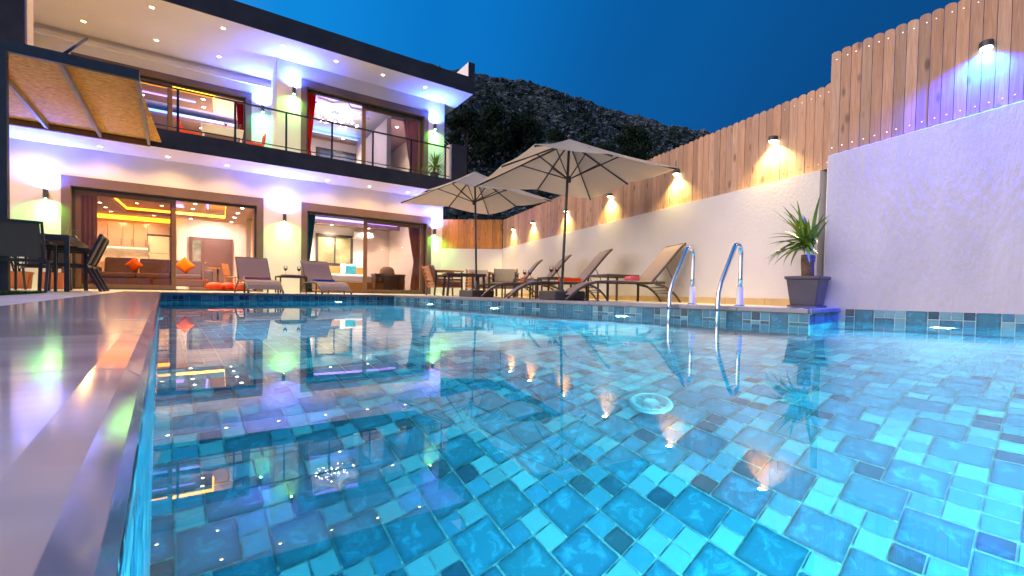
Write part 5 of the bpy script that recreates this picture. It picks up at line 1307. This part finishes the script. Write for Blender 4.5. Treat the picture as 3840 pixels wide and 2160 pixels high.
# poufs
def pouf(u, y, lab):
    q = MB(); q.sphere((0,0,.11), .17, .17, .11, 20, 12, sq=.85); o = q.build('pouf', M['poufm']); o.location = house_pt(u, y, F0); tag(o, lab, 'pouf', 'orange floor poufs at the living room door')
for u, y, lab in [(-8.78, .62, 'left orange floor pouf'), (-8.50, .78, 'middle orange floor pouf'), (-8.20, .62, 'right orange floor pouf')]: pouf(u, y, lab)
# coffee table
cf = hroot('coffee_table', -9.55, 1.15, F0, 'low orange wood coffee table just inside the living room door', 'table')
q = MB(); q.box(-.62, .62, -.25, .25, .26, .29); q.build('table_top', M['orange_wood'], cf, bevel=.004)
for x in (-.56, .56):
    for y in (-.2, .2):
        q = MB(); q.box(x-.02, x+.02, y-.02, y+.02, 0, .26); q.build('leg', M['orange_wood'], cf)
# round bistro table and chair by the entrance
bt_ = hroot('bistro_table', -8.72, 4.6, F0, 'small orange topped side table before the entrance door', 'table')
q = MB(); q.lathe((0,0,0), [(0,.70),(.30,.70),(.31,.715),(.30,.73),(0,.73)], 24); q.build('table_top', M['orange_wood'], bt_)
q = MB(); q.tube([(0,0,.02),(0,0,.70)], .03, 10); q.lathe((0,0,0), [(.22,0),(.2,.02),(0,.03)], 20); q.build('pedestal', M['dark_metal'], bt_)
bc_ = hroot('dining_chair', -8.30, 4.3, F0, 'wooden dining chair before the entrance door', 'chair', R(60))
q = MB(); q.box(-.2,.2,-.2,.2,.43,.46); q.build('seat', M['orange_wood'], bc_, bevel=.01)
q = MB(); q.bar((0,.19,.50),(0,.27,.88),.38,.02,(0,1,0)); q.build('backrest', M['orange_wood'], bc_, bevel=.005)
for x in (-.18,.18):
    for y in (-.18,.18):
        q = MB(); q.bar((x,y,0),(x*.9,y*.9,.43),.03,.03); q.build('leg', M['orange_wood'], bc_)
# bedroom
bd = hroot('bed', -5.0, 3.0, F0, 'white double bed on a golden wood base in the ground floor bedroom', 'bed')
M['bedwood'] = wood('golden_bed_base', (0.50, 0.27, 0.08), (0.40, 0.20, 0.05), 0.5, None, (2, 2, 12))
q = MB(); q.box(-1.0, .95, -1.25, 1.2, .02, .34); q.build('base', M['bedwood'], bd, bevel=.01)
q = MB(); q.box(-.98, .93, -1.22, 1.18, .345, .60); q.build('mattress', M['white'], bd, bevel=.06)
q = MB(); q.box(-1.05, 1.0, 1.21, 1.30, 0, .95); q.build('headboard', M['bedwood'], bd, bevel=.01)
M['teal'] = mat('teal_cushion_cloth', (0.02, 0.20, 0.27), (0.03, 0.26, 0.33), 12, 0.9); M['linen'] = mat('white_linen', (0.78, 0.76, 0.72), (0.72, 0.70, 0.66), 20, 0.9)
for u, y, m, lab in [(-5.78, 4.05, M['linen'], 'white pillow at the left of the bed'), (-4.72, 4.05, M['linen'], 'white pillow at the right of the bed'), (-5.70, 3.85, M['teal'], 'teal cushion on the left side of the bed'), (-4.62, 3.86, M['teal'], 'teal cushion on the right side of the bed')]:
    cushion(u, y, F0+.82, lab, .25 if m is M['linen'] else .19, 0, m)
ac = hroot('air_conditioner', -4.05, 4.5, 2.20, 'white air conditioner high on the bedroom wall', 'air conditioner')
q = MB(); q.extr([(0,0),(-.16,.02),(-.20,.08),(-.20,.26),(-.17,.28),(0,.28)], 'x', -.36, .36); q.build('body', M['white'], ac, bevel=.012)
q = MB(); q.bar((-.33,-.17,.028),(.33,-.17,.028),.05,.008); q.build('louvre', M['cushion'], ac)
dk = hroot('vanity_desk', -3.95, 1.6, F0, 'brown desk behind the right bedroom glass', 'desk')
q = MB(); q.box(-.52,.52,-.24,.24,.60,.64); q.build('table_top', M['frame'], dk, bevel=.004)
q = MB(); q.box(-.50,.50,.18,.22,.05,.60); q.build('modesty_panel', M['frame'], dk)
for x in (-.48,.48):
    q = MB(); q.box(x-.02,x+.02,-.22,.18,0,.60); q.build('leg', M['frame'], dk)
sc2 = hroot('swivel_chair', -3.75, 2.35, F0, 'rounded brown chair behind the bedroom desk', 'chair')
q = MB(); q.sphere((0,0,.70), .27, .10, .24, 16, 10, sq=.8); q.build('backrest', M['frame'], sc2)
q = MB(); q.box(-.25,.25,-.42,.02,.40,.48); q.build('seat', M['frame'], sc2, bevel=.03)
q = MB(); q.tube([(0,-.2,0.03),(0,-.2,.40)], .03, 8); q.lathe((0,-.2,0), [(.26,0),(.24,.025),(0,.035)], 20); q.build('pedestal', M['dark_metal'], sc2)
# star chandelier upstairs
cz = hroot('chandelier', -5.5, 2.1, 5.98, 'sparkling chandelier of small glass lights under the star ceiling', 'chandelier')
M['sparkle'] = emis('sparkle', (1.0, 0.86, 0.92), 14.0)
rnd = random.Random(11); wires = MB(); beads = MB()
q = MB(); q.lathe((0,0,0), [(0,-.02),(.16,-.02),(.17,0)], 20); q.build('canopy', M['chrome'], cz)
for k in range(46):
    a = rnd.uniform(0, 6.28); rr = .62*math.sqrt(rnd.random()); z = -rnd.uniform(.10, .34); x, y = rr*math.cos(a), rr*math.sin(a)*.8
    wires.tube([(x*.25, y*.25, -.02), (x, y, z)], .0025, 4); beads.sphere((x, y, z), rnd.choice([.012, .016, .022]), n=8, m=5)
wires.build('wire', M['chrome'], cz); beads.build('crystal_lights', M['sparkle'], cz)
# red shell chairs and white table on the balcony recess
M['red_p'] = mat('red_plastic', (0.75, 0.045, 0.012), (0.68, 0.04, 0.01), 3, 0.3)
def shell_chair(u, y, rz, lab, m=None):
    r = hroot('shell_chair', u, y, Z1T+.01, lab, 'chair', rz, 'red shell chairs on the balcony')
    pr_ = [(.22,.44),(.05,.42),(-.13,.43),(-.20,.48),(-.235,.60),(-.25,.74),(-.26,.82)]
    q = MB(); n = len(pr_); vs = []; K = 8
    for i, (y_, z_) in enumerate(pr_):
        for k in range(K+1):
            s = k/K*2-1; w = (.23 if i < 4 else .23-.03*(i-3)); vs.append((s*w, y_+.05*s*s*(1 if i > 2 else 0), z_ + (.06*s*s if i < 4 else 0)))
    q.add(vs, [(i*(K+1)+k, i*(K+1)+k+1, (i+1)*(K+1)+k+1, (i+1)*(K+1)+k) for i in range(n-1) for k in range(K)], 0, True); o_ = q.build('shell', m or M['red_p'], r); sd = o_.modifiers.new('thick', 'SOLIDIFY'); sd.thickness = .012
    for x in (-1, 1):
        for y_ in (-1, 1):
            q = MB(); q.tube([(x*.10, y_*.10, .41), (x*.21, y_*.21, 0)], [.014, .010], 6); q.build('leg', M['orange_wood'], r)
shell_chair(-7.90, .55, R(95), 'red shell chair at the right of the balcony table')
shell_chair(-9.32, .55, R(-80), 'red shell chair at the left of the balcony table')
wt = hroot('balcony_table', -8.62, .55, Z1T+.01, 'white balcony table between the red shell chairs', 'table')
q = MB(); q.box(-.45,.45,-.32,.32,.70,.73); q.build('table_top', M['white'], wt, bevel=.006)
for x in (-.40,.40):
    for y in (-.27,.27):
        q = MB(); q.bar((x,y,0),(x,y,.70),.035,.035); q.build('leg', M['white'], wt)
for u in (-8.55, -8.25):
    p_ = house_pt(u, .48, Z1T+.74); wine_glass(p_, 'left wine glass on the white balcony table' if u < -8.4 else 'right wine glass on the white balcony table', 'wine glasses on the balcony table')
fb = hroot('fruit_bowl', -8.90, .55, Z1T+.74, 'white fruit bowl on the balcony table', 'bowl')
q = MB(); q.lathe((0,0,0), [(0,0.004),(.05,.004),(.10,.06),(.105,.065),(.05,0),(0,0)], 20); q.build('bowl', M['white'], fb)
q = MB(); 
for k in range(5): q.sphere((.045*math.cos(k*1.256), .045*math.sin(k*1.256), .065), .032, n=10, m=6)
q.build('fruit', M['cushion'], fb)
